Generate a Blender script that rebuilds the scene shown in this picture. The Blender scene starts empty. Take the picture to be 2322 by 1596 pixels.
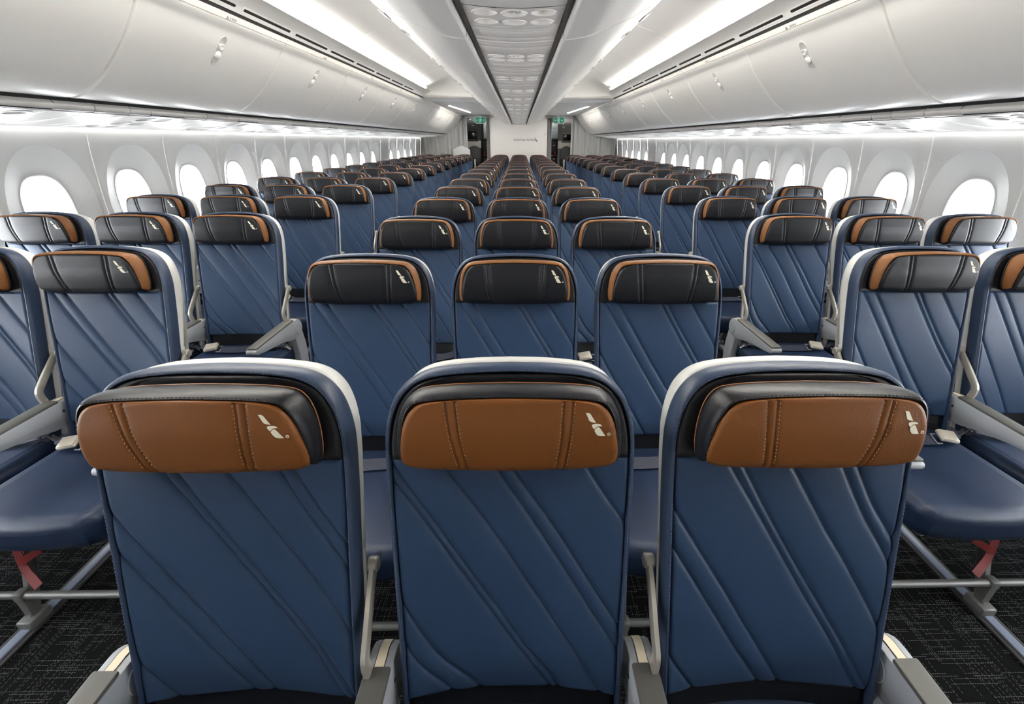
import bpy, bmesh, math
import numpy as np
from mathutils import Vector, Matrix, geometry

# ------------------------------------------------------------------ camera, light, exposure
SC = bpy.context.scene
COL = SC.collection
ZC = 1.47                                     # lens height above the carpet
F_PX, PITCH, YAW, ROLL, CX = 1010.4, .4431, -.0198, .0051, .018
cam_data = bpy.data.cameras.new('camera')
cam_data.sensor_fit = 'HORIZONTAL'
cam_data.sensor_width = 36.0
cam_data.lens = F_PX / 2322 * 36.0
cam_data.shift_x = -.01624                    # the photograph is cropped a little off the lens axis
cam_data.clip_start, cam_data.clip_end = .02, 100
cam = bpy.data.objects.new('camera', cam_data)
COL.objects.link(cam)
f_ = Vector((-math.sin(YAW) * math.cos(PITCH), math.cos(YAW) * math.cos(PITCH), -math.sin(PITCH)))
r_ = Vector((math.cos(YAW), math.sin(YAW), 0))
u_ = r_.cross(f_)
r2 = r_ * math.cos(ROLL) + u_ * math.sin(ROLL)
u2 = -r_ * math.sin(ROLL) + u_ * math.cos(ROLL)
M = Matrix.Identity(4)
for i in range(3):
    M[i][0], M[i][1], M[i][2] = r2[i], u2[i], -f_[i]
M[0][3], M[1][3], M[2][3] = CX, 0, ZC
cam.matrix_world = M
SC.camera = cam

world = bpy.data.worlds.new('daylight')
SC.world = world
world.use_nodes = True
bg = world.node_tree.nodes['Background']
wn = world.node_tree
tcw = wn.nodes.new('ShaderNodeTexCoord')
sepw = wn.nodes.new('ShaderNodeSeparateXYZ')
mrw = wn.nodes.new('ShaderNodeMapRange')
mrw.inputs['From Min'].default_value = -.35
mrw.inputs['From Max'].default_value = .25
mrw.inputs['To Min'].default_value = 9.0       # pale apron below the horizon
mrw.inputs['To Max'].default_value = 13.0      # bright overcast sky above it
wn.links.new(tcw.outputs['Generated'], sepw.inputs[0])
wn.links.new(sepw.outputs['Z'], mrw.inputs['Value'])
wn.links.new(mrw.outputs['Result'], bg.inputs[1])
bg.inputs[0].default_value = (.95, .975, 1, 1)

COVE_L = 38.0                                 # ceiling cove LEDs
SIDE_L = 4.0                                  # sidewall wash LEDs
vs = SC.view_settings
SC.display_settings.display_device = 'sRGB'
vs.view_transform = 'Standard'
vs.look = 'None'
vs.exposure = 1.6
vs.gamma = 1.0
vs.use_curve_mapping = False
cy = SC.cycles
cy.max_bounces = 10
cy.diffuse_bounces = 6
cy.glossy_bounces = 4
cy.transmission_bounces = 6
cy.transparent_max_bounces = 12
cy.caustics_reflective = False
cy.caustics_refractive = False
cy.sample_clamp_indirect = 6.0
cy.use_adaptive_sampling = True
cy.adaptive_threshold = 0.02
cy.use_denoising = True

# ------------------------------------------------------------------ materials
MATS = {}


def mat(name, col, rough=.5, metal=0, spec=.5, bump=None, emit=None, var=0, coat=0):
    m = bpy.data.materials.new(name)
    m.use_nodes = True
    nt = m.node_tree
    b = nt.nodes['Principled BSDF']
    b.inputs['Base Color'].default_value = (*col, 1)
    b.inputs['Roughness'].default_value = rough
    b.inputs['Metallic'].default_value = metal
    b.inputs['Specular IOR Level'].default_value = spec
    if coat:
        b.inputs['Coat Weight'].default_value = coat
        b.inputs['Coat Roughness'].default_value = .25
    if emit:
        b.inputs['Emission Color'].default_value = (*emit[0], 1)
        b.inputs['Emission Strength'].default_value = emit[1]
    tc = nt.nodes.new('ShaderNodeTexCoord')
    if bump:
        n = nt.nodes.new('ShaderNodeTexNoise')
        n.inputs['Scale'].default_value = bump[0]
        n.inputs['Detail'].default_value = 4
        nt.links.new(tc.outputs['Object'], n.inputs['Vector'])
        bn = nt.nodes.new('ShaderNodeBump')
        bn.inputs['Strength'].default_value = bump[1]
        bn.inputs['Distance'].default_value = bump[2] if len(bump) > 2 else .002
        nt.links.new(n.outputs['Fac'], bn.inputs['Height'])
        nt.links.new(bn.outputs['Normal'], b.inputs['Normal'])
    if var:
        n2 = nt.nodes.new('ShaderNodeTexNoise')
        n2.inputs['Scale'].default_value = 7
        n2.inputs['Detail'].default_value = 5
        nt.links.new(tc.outputs['Object'], n2.inputs['Vector'])
        mx = nt.nodes.new('ShaderNodeMix')
        mx.data_type = 'RGBA'
        mx.inputs['A'].default_value = (*[c * (1 - var) for c in col], 1)
        mx.inputs['B'].default_value = (*[min(1, c * (1 + var)) for c in col], 1)
        nt.links.new(n2.outputs['Fac'], mx.inputs['Factor'])
        nt.links.new(mx.outputs['Result'], b.inputs['Base Color'])
    MATS[name] = m
    return m


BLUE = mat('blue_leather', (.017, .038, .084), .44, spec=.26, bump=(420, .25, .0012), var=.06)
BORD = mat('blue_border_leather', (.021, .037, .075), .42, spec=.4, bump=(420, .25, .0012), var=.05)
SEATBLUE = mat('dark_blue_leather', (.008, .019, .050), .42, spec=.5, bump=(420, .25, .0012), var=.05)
NAVY = mat('navy_leather', (.0055, .006, .009), .40, spec=.32, bump=(380, .25, .0012), var=.08)
TAN = mat('tan_leather', (.150, .052, .011), .46, spec=.24, bump=(330, .3, .0014), var=.07)
TANT = mat('tan_trim_lit', (.17, .066, .018), .5, spec=.3, bump=(330, .3, .0014))  # lighter tan: light on the upward-facing trim is put into the colour
PIPE = mat('tan_piping', (.22, .085, .025), .5, bump=(500, .2, .001))
THREAD_D = mat('dark_thread', (.008, .01, .016), .7)
THREAD_T = mat('tan_thread', (.24, .11, .04), .7)
THREAD_B = mat('blue_thread', (.07, .10, .17), .7)
CREAM = mat('cream_embroidery', (.72, .68, .55), .6, bump=(900, .4, .0008))
SHELL = mat('pale_grey_plastic', (.57, .575, .555), .35, var=.02)
ARMG = mat('cool_grey_plastic', (.30, .32, .345), .40, var=.02)
PADG = mat('dark_grey_pad', (.085, .085, .078), .5, bump=(300, .15, .001))
BEIGE = mat('beige_strip', (.70, .62, .46), .4)
BRONZE = mat('warm_grey_metal', (.42, .40, .35), .32, metal=.5)
DARKP = mat('dark_plastic', (.02, .02, .022), .5)
STRAP = mat('belt_webbing', (.018, .024, .045), .6, bump=(600, .4, .001))
STRAPB = mat('blue_belt_webbing', (.03, .05, .12), .6, bump=(600, .4, .001))
BUCK = mat('brushed_buckle', (.62, .58, .49), .35, metal=.35)
CHROME = mat('chrome', (.42, .42, .42), .3, metal=1)
METAL = mat('grey_metal', (.17, .175, .17), .4, metal=.4)
TRACK = mat('blue_grey_track', (.16, .19, .26), .4)
WHITE = mat('white_panel', (.86, .85, .825), .38, bump=(3, .02, .002))
BINW = mat('bin_panel', (.86, .84, .795), .30, spec=.5, bump=(60, .015, .001))
CBINW = mat('centre_bin_panel', (.90, .865, .82), .34, bump=(60, .015, .001))
CPSU = mat('centre_service_panel', (.90, .86, .81), .33)
PSUW = mat('service_panel', (.60, .585, .56), .33)
WALLW = mat('wall_lining', (.60, .60, .59), .42)
CEILW = mat('ceiling_panel', (.84, .85, .855), .5)
GAP = mat('black_gap', (.008, .008, .007), .6)
STRIPG = mat('grey_strip', (.14, .132, .12), .55)
PRINT = mat('grey_print', (.22, .22, .22), .6)
CURT = mat('grey_curtain', (.50, .495, .475), .85, bump=(200, .3, .001), var=.05)
GALLEY = mat('galley_grey', (.075, .08, .083), .5, var=.1)
GALLEYL = mat('galley_light_grey', (.20, .205, .21), .45)
SCREEN = mat('dark_screen', (.012, .012, .016), .15)
RED = mat('red_strap', (.14, .003, .003), .5)
YELLOW = mat('yellow_vest', (.55, .33, .03), .6)
GREEN = mat('exit_green', (.0, .11, .065), .4, emit=((.0, .16, .09), .25))
PALEBL = mat('pale_blue_box', (.50, .58, .62), .4)
LEDM = mat('cove_light', (.9, .9, .9), .5, emit=((1, .95, .87), COVE_L))
LATCH = mat('latch_shaded_grey', (.60, .595, .575), .35)  # greyer than the bins: shade of the latch recess put into the colour
LEDS = mat('sidewall_light', (.9, .9, .9), .5, emit=((1, .99, .97), SIDE_L))
LEDA = mat('low_ceiling_light', (.9, .9, .9), .5, emit=((1, .96, .9), 40.0))
LEDG = mat('galley_fill_light', (.9, .9, .9), .5, emit=((1, .96, .9), 9.0))  # glow of the fill lamps added at the galley
LEDR = mat('reading_lens', (.9, .9, .86), .3)

# clear plastic and window pane
def clear(name, tint, gloss):
    m = bpy.data.materials.new(name)
    m.use_nodes = True
    nt = m.node_tree
    nt.nodes.clear()
    o = nt.nodes.new('ShaderNodeOutputMaterial')
    t = nt.nodes.new('ShaderNodeBsdfTransparent')
    t.inputs[0].default_value = (*tint, 1)
    g = nt.nodes.new('ShaderNodeBsdfGlossy')
    g.inputs['Roughness'].default_value = .08
    lw = nt.nodes.new('ShaderNodeLayerWeight')
    lw.inputs[0].default_value = gloss
    mx = nt.nodes.new('ShaderNodeMixShader')
    nt.links.new(lw.outputs['Facing'], mx.inputs[0])
    nt.links.new(t.outputs[0], mx.inputs[1])
    nt.links.new(g.outputs[0], mx.inputs[2])
    nt.links.new(mx.outputs[0], o.inputs[0])
    return m


PANE = clear('window_pane', (.98, .99, 1), .06)
CLEAR = clear('clear_plastic', (.75, .78, .82), .2)


def carpet():
    m = mat('dark_carpet', (.012, .013, .014), .95, spec=.12)
    nt = m.node_tree
    b = nt.nodes['Principled BSDF']
    tc = nt.nodes.new('ShaderNodeTexCoord')
    N = nt.nodes.new

    def math_(op, a, c=None):
        n = N('ShaderNodeMath')
        n.operation = op
        for k, v in enumerate((a, c)):
            if v is None:
                continue
            if isinstance(v, (int, float)):
                n.inputs[k].default_value = v
            else:
                nt.links.new(v, n.inputs[k])
        return n.outputs[0]
    sep = N('ShaderNodeSeparateXYZ')
    nt.links.new(tc.outputs['Object'], sep.inputs[0])
    masks = []
    # broken pale threads running across and along the cabin on a fine weave
    for axis, period, dash in ((1, .0072, 80), (0, .0072, 52)):
        co = sep.outputs[axis]
        cell = math_('FLOOR', math_('DIVIDE', co, period))
        fr = math_('FRACT', math_('DIVIDE', co, period))
        thin = math_('LESS_THAN', math_('ABSOLUTE', math_('SUBTRACT', fr, .5)), .11)
        row = N('ShaderNodeTexWhiteNoise')
        row.noise_dimensions = '1D'
        nt.links.new(cell, row.inputs['W'])
        other = sep.outputs[1 - axis]
        vec = N('ShaderNodeCombineXYZ')
        nt.links.new(math_('MULTIPLY', other, dash * .16), vec.inputs[0])
        nt.links.new(math_('MULTIPLY', cell, 3.71), vec.inputs[1])
        n1 = N('ShaderNodeTexNoise')
        n1.inputs['Scale'].default_value = 1
        n1.inputs['Detail'].default_value = 0
        nt.links.new(vec.outputs[0], n1.inputs['Vector'])
        run = math_('GREATER_THAN', n1.outputs['Fac'], .50)
        piece = math_('LESS_THAN', math_('FRACT', math_('ADD', math_('MULTIPLY', other, dash * 1.7), math_('MULTIPLY', row.outputs['Value'], 9))), .62)
        on = math_('GREATER_THAN', row.outputs['Value'], .30)
        masks.append(math_('MULTIPLY', math_('MULTIPLY', thin, run), math_('MULTIPLY', piece, on)))
    mk = math_('MAXIMUM', masks[0], math_('MULTIPLY', masks[1], .8))
    rib = math_('FRACT', math_('DIVIDE', sep.outputs[1], .0042))
    mx = N('ShaderNodeMix')
    mx.data_type = 'RGBA'
    mx.inputs['A'].default_value = (.0028, .003, .0034, 1)
    mx.inputs['B'].default_value = (.10, .105, .11, 1)
    nt.links.new(mk, mx.inputs['Factor'])
    nt.links.new(mx.outputs['Result'], b.inputs['Base Color'])
    bn = N('ShaderNodeBump')
    bn.inputs['Strength'].default_value = .5
    bn.inputs['Distance'].default_value = .002
    nt.links.new(math_('ADD', rib, mk), bn.inputs['Height'])
    nt.links.new(bn.outputs['Normal'], b.inputs['Normal'])
    return m


CARPET = carpet()


# ------------------------------------------------------------------ mesh helpers
class MB:
    def __init__(s):
        s.v, s.f, s.m = [], [], []

    def add(s, verts, faces, mi=0):
        b = len(s.v)
        s.v += [tuple(map(float, p)) for p in verts]
        for f in faces:
            s.f.append(tuple(b + i for i in f))
            s.m.append(mi)

    def grid(s, P, mi=0, flip=False, cu=False, cv=False):
        P = np.asarray(P, float)
        nu, nv = P.shape[:2]
        F = []
        for i in range(nu if cu else nu - 1):
            i2 = (i + 1) % nu
            for j in range(nv if cv else nv - 1):
                j2 = (j + 1) % nv
                q = (i * nv + j, i2 * nv + j, i2 * nv + j2, i * nv + j2)
                F.append(q[::-1] if flip else q)
        s.add(P.reshape(-1, 3), F, mi)

    def box(s, c, d, r=0, rot=None, mi=0, seg=2):
        bm = bmesh.new()
        bmesh.ops.create_cube(bm, size=1)
        bmesh.ops.scale(bm, vec=d, verts=bm.verts)
        if r:
            bmesh.ops.bevel(bm, geom=bm.edges[:], offset=min(r, min(d) * .49), segments=seg, affect='EDGES', profile=.5)
        s.bm(bm, (Matrix.Translation(c) @ rot.to_4x4()) if rot else Matrix.Translation(c), mi)

    def bm(s, bm, mw=None, mi=0):
        bm.verts.ensure_lookup_table()
        bm.verts.index_update()
        vs_ = [(mw @ v.co) if mw else v.co for v in bm.verts]
        s.add(vs_, [[v.index for v in f.verts] for f in bm.faces], mi)
        bm.free()

    def tube(s, pts, r, n=10, mi=0, caps=True):
        pts = [Vector(p) for p in pts]
        rings = []
        up = Vector((0, 0, 1))
        prev = None
        for i, p in enumerate(pts):
            t = (pts[min(i + 1, len(pts) - 1)] - pts[max(i - 1, 0)]).normalized()
            if prev is None:
                a = t.cross(up if abs(t.dot(up)) < .9 else Vector((1, 0, 0))).normalized()
            else:
                a = (prev - t * prev.dot(t)).normalized()
            prev = a
            b = t.cross(a)
            rr = r[i] if isinstance(r, (list, tuple)) else r
            rings.append([p + a * rr * math.cos(k * 2 * math.pi / n) + b * rr * math.sin(k * 2 * math.pi / n) for k in range(n)])
        s.grid([[tuple(q) for q in ring] for ring in rings], mi, flip=True, cv=True)
        if caps:
            for ring, fl in ((rings[0], 0), (rings[-1], 1)):
                s.add(ring, [list(range(n))[::1 if fl else -1]], mi)

    def bar(s, pts, w, h, side, mi=0):
        """flat bar along pts; w = size along 'side', h = other size"""
        pts = [Vector(p) for p in pts]
        side = Vector(side)
        rows = []
        for i, p in enumerate(pts):
            t = (pts[min(i + 1, len(pts) - 1)] - pts[max(i - 1, 0)]).normalized()
            nrm = t.cross(side).normalized()
            c = .28
            ring = []
            for a, b in ((-1, -1 + c), (-1 + c, -1), (1 - c, -1), (1, -1 + c), (1, 1 - c), (1 - c, 1), (-1 + c, 1), (-1, 1 - c)):
                ring.append(tuple(p + side * (a * w / 2) + nrm * (b * h / 2)))
            rows.append(ring)
        s.grid(rows, mi, cv=True, flip=True)
        s.add(rows[0], [list(range(8))], mi)
        s.add(rows[-1], [list(range(8))[::-1]], mi)

    def prism(s, poly, x0, x1, r=0, mi=0, axes=(1, 2, 0), seg=2):
        """polygon in the plane of axes[0], axes[1], extruded along axes[2] from x0 to x1"""
        bm = bmesh.new()
        lo, hi = [], []
        for a, b in poly:
            for lst, x in ((lo, x0), (hi, x1)):
                p = [0, 0, 0]
                p[axes[0]], p[axes[1]], p[axes[2]] = a, b, x
                lst.append(bm.verts.new(p))
        n = len(poly)
        c1 = bm.faces.new(lo)
        c2 = bm.faces.new(hi[::-1])
        for i in range(n):
            bm.faces.new((lo[i], hi[i], hi[(i + 1) % n], lo[(i + 1) % n])[::-1])
        bmesh.ops.recalc_face_normals(bm, faces=bm.faces)
        if r:
            bmesh.ops.bevel(bm, geom=list({e for f in (c1, c2) for e in f.edges}), offset=r, segments=seg, affect='EDGES', profile=.5)
        s.bm(bm, None, mi)

    def lathe(s, c, prof, n=24, axis=(0, 0, 1), mi=0):
        ax = Vector(axis).normalized()
        a = ax.orthogonal().normalized()
        b = ax.cross(a)
        c = Vector(c)
        rows = []
        for r, h in prof:
            rows.append([tuple(c + ax * h + a * r * math.cos(k * 2 * math.pi / n) + b * r * math.sin(k * 2 * math.pi / n)) for k in range(n)])
        s.grid(rows, mi, cv=True)

    def mesh(s, name, mats, smooth=True, angle=38):
        me = bpy.data.meshes.new(name)
        me.from_pydata(s.v, [], s.f)
        for m in (mats if isinstance(mats, (list, tuple)) else [mats]):
            me.materials.append(m)
        if max(s.m, default=0):
            me.polygons.foreach_set('material_index', s.m)
        if smooth:
            me.polygons.foreach_set('use_smooth', [True] * len(s.f))
            me.set_sharp_from_angle(angle=math.radians(angle))
        me.update()
        return me


def obj(name, me, parent=None, loc=None, rot=None):
    o = bpy.data.objects.new(name, me)
    COL.objects.link(o)
    if parent is not None:
        o.parent = parent
    if loc is not None:
        o.location = loc
    if rot is not None:
        o.rotation_euler = rot
    return o


def tag(o, label=None, cat=None, group=None, kind=None):
    for k, v in (('label', label), ('category', cat), ('group', group), ('kind', kind)):
        if v:
            o[k] = v
    return o


def thing(name, label, cat, loc=(0, 0, 0), rot=(0, 0, 0), group=None):
    return tag(obj(name, None, None, loc, rot), label, cat, group)


def catmull(P, n=8):
    P = [np.array(p, float) for p in P]
    P = [2 * P[0] - P[1]] + P + [2 * P[-1] - P[-2]]
    out = []
    for i in range(1, len(P) - 2):
        a, b, c, d = P[i - 1:i + 3]
        for k in range(n):
            t = k / n
            out.append(.5 * (2 * b + (c - a) * t + (2 * a - 5 * b + 4 * c - d) * t * t + (3 * b - a - 3 * c + d) * t ** 3))
    out.append(P[-2])
    return np.array(out)


def seg_dist(U, S, lines):
    d = np.full(U.shape, 9.0)
    for L in lines:
        L = np.array(L, float)
        if len(L) > 2:
            L = catmull(L, 5)
        for (a, b), (c, e) in zip(L[:-1], L[1:]):
            vx, vy = c - a, e - b
            t = np.clip(((U - a) * vx + (S - b) * vy) / (vx * vx + vy * vy), 0, 1)
            d = np.minimum(d, np.hypot(U - a - t * vx, S - b - t * vy))
    return d


def dens(n, k=1.6):
    """parameters 0..1, closer together near both ends"""
    t = np.linspace(-1, 1, n)
    return (np.sign(t) * (1 - (1 - np.abs(t)) ** k) + 1) / 2


ORD = 'first second third fourth fifth sixth seventh eighth ninth tenth eleventh twelfth thirteenth fourteenth fifteenth sixteenth seventeenth eighteenth nineteenth twentieth'.split()

# ------------------------------------------------------------------ seat geometry
ZB = ZC - .4927                                # height of the seam under the headrest
CA, SA = .9597, .2809


def P(u, s, n):
    u, s, n = np.broadcast_arrays(np.asarray(u, float), np.asarray(s, float), np.asarray(n, float))
    return np.stack([u, s * SA - n * CA, ZB + s * CA + n * SA], -1)


HALF = [(.200, -.60), (.201, -.475), (.203, -.35), (.206, -.2), (.209, -.08), (.2095, .0), (.2075, .043), (.199, .083), (.184, .114), (.160, .1365), (.125, .149), (.065, .1555), (0, .1575)]
OUT = catmull(HALF, 8)
PATH = np.concatenate([OUT * [-1, 1], OUT[::-1][1:]])       # left foot, over the top, to the right foot
_t = np.gradient(PATH, axis=0)
_t /= np.linalg.norm(_t, axis=1)[:, None]
PNORM = np.stack([-_t[:, 1], _t[:, 0]], -1)                 # outward normals of the arch


def hw(s):
    return np.interp(s, OUT[:, 1], OUT[:, 0])


def conc(u, s):
    k = np.clip(-np.asarray(s) / .475, 0, 1.2) ** 1.2
    return -.028 * k * (1 - np.clip(np.abs(u) / .206, 0, 1) ** 2)


def roll(d, r):
    t = np.clip(d / r, 0, 1)
    return -r * (1 - np.sqrt(np.clip(1 - (1 - t) ** 2, 0, 1)))


def arch_sweep(mb, prof, path=PATH, nrm=PNORM, topk=.15, n_of=None, mi=0, dk=0):
    """prof: (outward, n) pairs swept along an arch of (u, s)"""
    rows = []
    up = np.clip(nrm[:, 1], 0, 1)
    for o, n in prof:
        oo = o * (1 + topk * up) if o < 0 else np.full(len(path), o)
        q = path + nrm * oo[:, None]
        nn = n + (conc(np.sign(q[:, 0]) * .206, q[:, 1]) if n_of is None else n_of(q))
        if dk:
            nn = np.where(nn < -.044, -.044 + (nn + .044) * (1 - dk * np.clip((-.02 - q[:, 1]) / .25, 0, 1)), nn)
        rows.append(P(q[:, 0], q[:, 1], nn))
    mb.grid(np.array(rows), mi)


PAT = {
    'A': [[(-.206, -.004), (-.168, -.066), (-.116, -.149), (-.063, -.237), (-.007, -.329), (.024, -.382), (.065, -.438), (.09, -.48)],
          [(-.206, -.035), (-.168, -.09), (-.117, -.173), (-.063, -.263), (-.008, -.355), (.015, -.392), (.044, -.434), (.075, -.48)],
          [(-.128, .008), (-.11, -.023), (-.033, -.137), (.036, -.254), (.093, -.35), (.156, -.458), (.168, -.48)],
          [(-.041, .008), (-.021, -.025), (.036, -.114), (.092, -.208), (.15, -.306), (.206, -.393)],
          [(-.014, .008), (.006, -.025), (.077, -.132), (.134, -.227), (.204, -.342)],
          [(.117, .008), (.137, -.025), (.172, -.08), (.207, -.128)],
          [(-.204, -.262), (-.196, -.279), (-.165, -.343), (-.132, -.399), (-.087, -.448), (-.058, -.48)],
          [(-.203, -.352), (-.194, -.368), (-.167, -.415), (-.134, -.454), (-.112, -.48)]],
    'B': [[(-.212, -.078), (-.162, -.159), (-.095, -.265), (-.042, -.353), (.009, -.437), (.035, -.48)],
          [(-.213, -.149), (-.173, -.211), (-.115, -.306), (-.063, -.392), (-.031, -.44), (-.004, -.48)],
          [(-.120, .008), (-.101, -.023), (-.031, -.136), (.056, -.277), (.116, -.372), (.159, -.45), (.176, -.48)],
          [(-.098, .008), (-.079, -.023), (-.021, -.125), (.06, -.255), (.13, -.366), (.181, -.454), (.196, -.48)],
          [(-.012, .008), (.007, -.023), (.076, -.138), (.124, -.212), (.183, -.314), (.205, -.355)],
          [(.079, .008), (.094, -.021), (.137, -.105), (.183, -.179), (.206, -.220)],
          [(.103, .008), (.119, -.02), (.155, -.091), (.184, -.136), (.207, -.172)],
          [(-.205, -.373), (-.182, -.414), (-.151, -.461), (-.138, -.48)]],
    'C': [[(-.188, .008), (-.181, -.003), (-.141, -.074), (-.072, -.19), (-.005, -.30), (.055, -.40), (.103, -.48)],
          [(-.145, .008), (-.138, -.003), (-.094, -.079), (-.03, -.188), (.04, -.30), (.103, -.40), (.151, -.48)],
          [(-.001, .008), (.007, -.006), (.05, -.079), (.116, -.189), (.204, -.332)],
          [(.019, .008), (.028, -.006), (.063, -.069), (.136, -.189), (.206, -.299)],
          [(.103, .008), (.111, -.005), (.142, -.056), (.202, -.153), (.208, -.163)],
          [(-.204, -.165), (-.15, -.26), (-.09, -.36), (-.045, -.44), (-.023, -.48)],
          [(-.204, -.31), (-.16, -.38), (-.115, -.45), (-.097, -.48)]],
}


def panel_n(U, S, lines):
    d = seg_dist(U, S, lines)
    return conc(U, S) - .0052 * np.exp(-(d / .0030) ** 1.1) - .0030 * np.exp(-d / .016)


def make_backrest(key):
    nu, nv = 166, 196
    a = dens(nu, 1.15) * 2 - 1
    s = -.475 + .475 * dens(nv, 1.12)
    A, S = np.meshgrid(a, s, indexing='ij')
    U = A * (hw(S) - .005)
    n = panel_n(U, S, PAT[key])
    e = np.minimum(hw(S) - .005 - np.abs(U), np.minimum(S + .475 + .004, 0.003 - S))
    n = n + roll(e, .011) + .004
    m = MB()
    m.grid(P(U, S, n))
    return m.mesh('backrest_panel', BLUE, angle=80)


def make_head_panel():
    s = np.concatenate([np.linspace(0, .10, 16), np.linspace(.10, .1505, 22)[1:]])
    a = dens(56, 1.3) * 2 - 1
    A, S = np.meshgrid(a, s, indexing='ij')
    # inner outline: the arch drawn in by the border
    inn = PATH + PNORM * (-(.006 * (1 + .3 * np.clip(PNORM[:, 1], 0, 1))))[:, None]
    half = inn[len(inn) // 2:][::-1]
    W_ = np.interp(S, half[:, 1], half[:, 0])
    U = A * W_
    top = half[-1, 1]
    e = np.minimum(W_ - np.abs(U) + .002, np.minimum(S + .003, .1505 - S))
    n = roll(e, .010) + .003 - .010 * np.exp(-((S - .07) / .05) ** 2) * (np.abs(A) < .86)
    m = MB()
    m.grid(P(U, S, n))
    return m.mesh('head_panel', NAVY, angle=80)


def make_border():
    m = MB()
    arch_sweep(m, [(-.0062, -.010), (-.0056, -.002), (-.004, .0035), (-.001, .004), (.003, -.001), (.0055, -.009), (.006, -.022), (.005, -.036), (.003, -.044), (-.004, -.047)])
    return m.mesh('backrest_border', BORD, angle=60)


def make_shell():
    m = MB()
    up_ = np.clip(PNORM[:, 1], 0, 1)
    rows = []
    for o, n in [(.001, -.043), (.0055, -.0455), (.0075, -.052), (.0075, -.075), (.004, -.090), (-.006, -.100), (-.03, -.106)]:
        q = PATH + PNORM * (o - .010 * (1 - up_) * (n < -.044))[:, None]
        k = 1 - .5 * np.clip((-.02 - q[:, 1]) / .25, 0, 1)
        rows.append(P(q[:, 0], q[:, 1], np.where(n < -.044, -.044 + (n + .044) * k, n) + conc(.206, q[:, 1])))
    m.grid(np.array(rows))
    s = np.linspace(-.60, .145, 30)
    a = np.linspace(-1, 1, 12)
    A, S = np.meshgrid(a, s, indexing='ij')
    U = A * (hw(S) - .012)
    m.grid(P(U, S, -.104), flip=True)
    return m.mesh('back_shell', SHELL, angle=50)


def make_side_cover(sd):
    m = MB()
    s = np.linspace(-.60, -.205, 20)
    rows = []
    for o, n in ((-.002, -.047), (-.001, -.049), (-.0008, -.057), (-.0016, -.0585), (-.0016, -.0595), (-.0008, -.061), (-.0012, -.070), (-.004, -.074)):
        rows.append(P(sd * (hw(s) + o), s, np.full(len(s), n) + conc(.206, s)))
    m.grid(np.array(rows), flip=sd < 0)
    return m.mesh('side_cover', SHELL, angle=50)


def make_lower():
    a = dens(40, 1.3) * 2 - 1
    s = np.linspace(-.615, -.470, 22)
    A, S = np.meshgrid(a, s, indexing='ij')
    U = A * .197
    n = conc(U, S) - .012 + roll(np.minimum(.197 - np.abs(U), S + .62), .012)
    m = MB()
    m.grid(P(U, S, n))
    return m.mesh('lower_panel', NAVY, angle=80)


# headrest
HH = [(.168, .004), (.1765, .012), (.1795, .03), (.179, .052), (.1755, .077), (.169, .100), (.158, .119), (.140, .1305), (.10, .1355), (.05, .1375), (0, .1385)]
FIN = .0115                                     # the face is smaller than the back of the pad by this much all round
HOUT = catmull(HH, 8)
HPATH = np.concatenate([HOUT * [-1, 1], HOUT[::-1][1:]])
_t = np.gradient(HPATH, axis=0)
_t /= np.linalg.norm(_t, axis=1)[:, None]
HNORM = np.stack([-_t[:, 1], _t[:, 0]], -1)
HFACE = .064
HT = .27                                       # the pad stands upright while the backrest reclines
SEAMS = [[(-.096, .13), (-.095, .115), (-.089, .06), (-.078, .0)], [(-.082, .13), (-.081, .115), (-.076, .06), (-.066, .0)],
         [(.083, .13), (.083, .115), (.080, .06), (.074, .0)], [(.0965, .13), (.0965, .115), (.093, .06), (.086, .0)]]


def head_n(U, S, grooves=True):
    w = np.interp(S, HOUT[:, 1], HOUT[:, 0])
    dome = .006 * (1 - (np.abs(U) / .177) ** 2) + .006 * np.exp(-((S - .055) / .05) ** 2) - .004 * np.clip((S - .08) / .06, 0, 1)
    n = HFACE + dome + HT * (S - .06)
    if grooves:
        d = seg_dist(U, S, SEAMS)
        n = n - .0034 * np.exp(-(d / .0026) ** 1.2) - .0012 * np.exp(-d / .010)
    return n


def make_head_face(m_):
    s = np.concatenate([np.linspace(.0, .02, 12), np.linspace(.02, .11, 42)[1:], np.linspace(.11, .1268, 30)[1:]])
    a = np.concatenate([np.linspace(-1, -.93, 12), np.linspace(-.93, .93, 150)[1:-1], np.linspace(.93, 1, 12)])
    A, S0 = np.meshgrid(a, s, indexing='ij')
    S = S0 + np.where(S0 < .06, -.004 * (1 - A ** 2) * (1 - S0 / .06), 0)
    W_ = np.interp(S + FIN * np.clip(S / .12, 0, 1), HOUT[:, 1], HOUT[:, 0], left=.168) - .0065 - .004 * np.clip(S / .06, 0, 1)
    W_ = np.where(S0 < .02, W_ - .014 * (1 - np.sqrt(np.clip(1 - (1 - S0 / .02) ** 2, 0, 1))), W_)
    U = A * W_
    n = head_n(U, S)
    n = n + roll(W_ * (1 - np.abs(A)) + .001, .012) * .8 + roll(.1285 - S, .010) * .7 + roll(S0 + .001, .020)
    m = MB()
    m.grid(P(U, S, n))
    # underside and sides of the pad
    edge = [(i, 0) for i in range(len(a))]
    low = P(U[:, 0], S[:, 0], n[:, 0])
    m.grid(np.array([P(U[:, 0], S[:, 0] + .010, np.full(len(a), .004)), P(U[:, 0], S[:, 0] + .002, np.full(len(a), .022)), low]), flip=False)
    for k, fl in ((0, False), (-1, True)):
        m.grid(np.array([P(U[k], S[k], n[k]), P(U[k] * 1.0, S[k], np.full(len(s), .0))]), flip=fl)
    return m.mesh('headrest', m_, angle=70)


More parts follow.
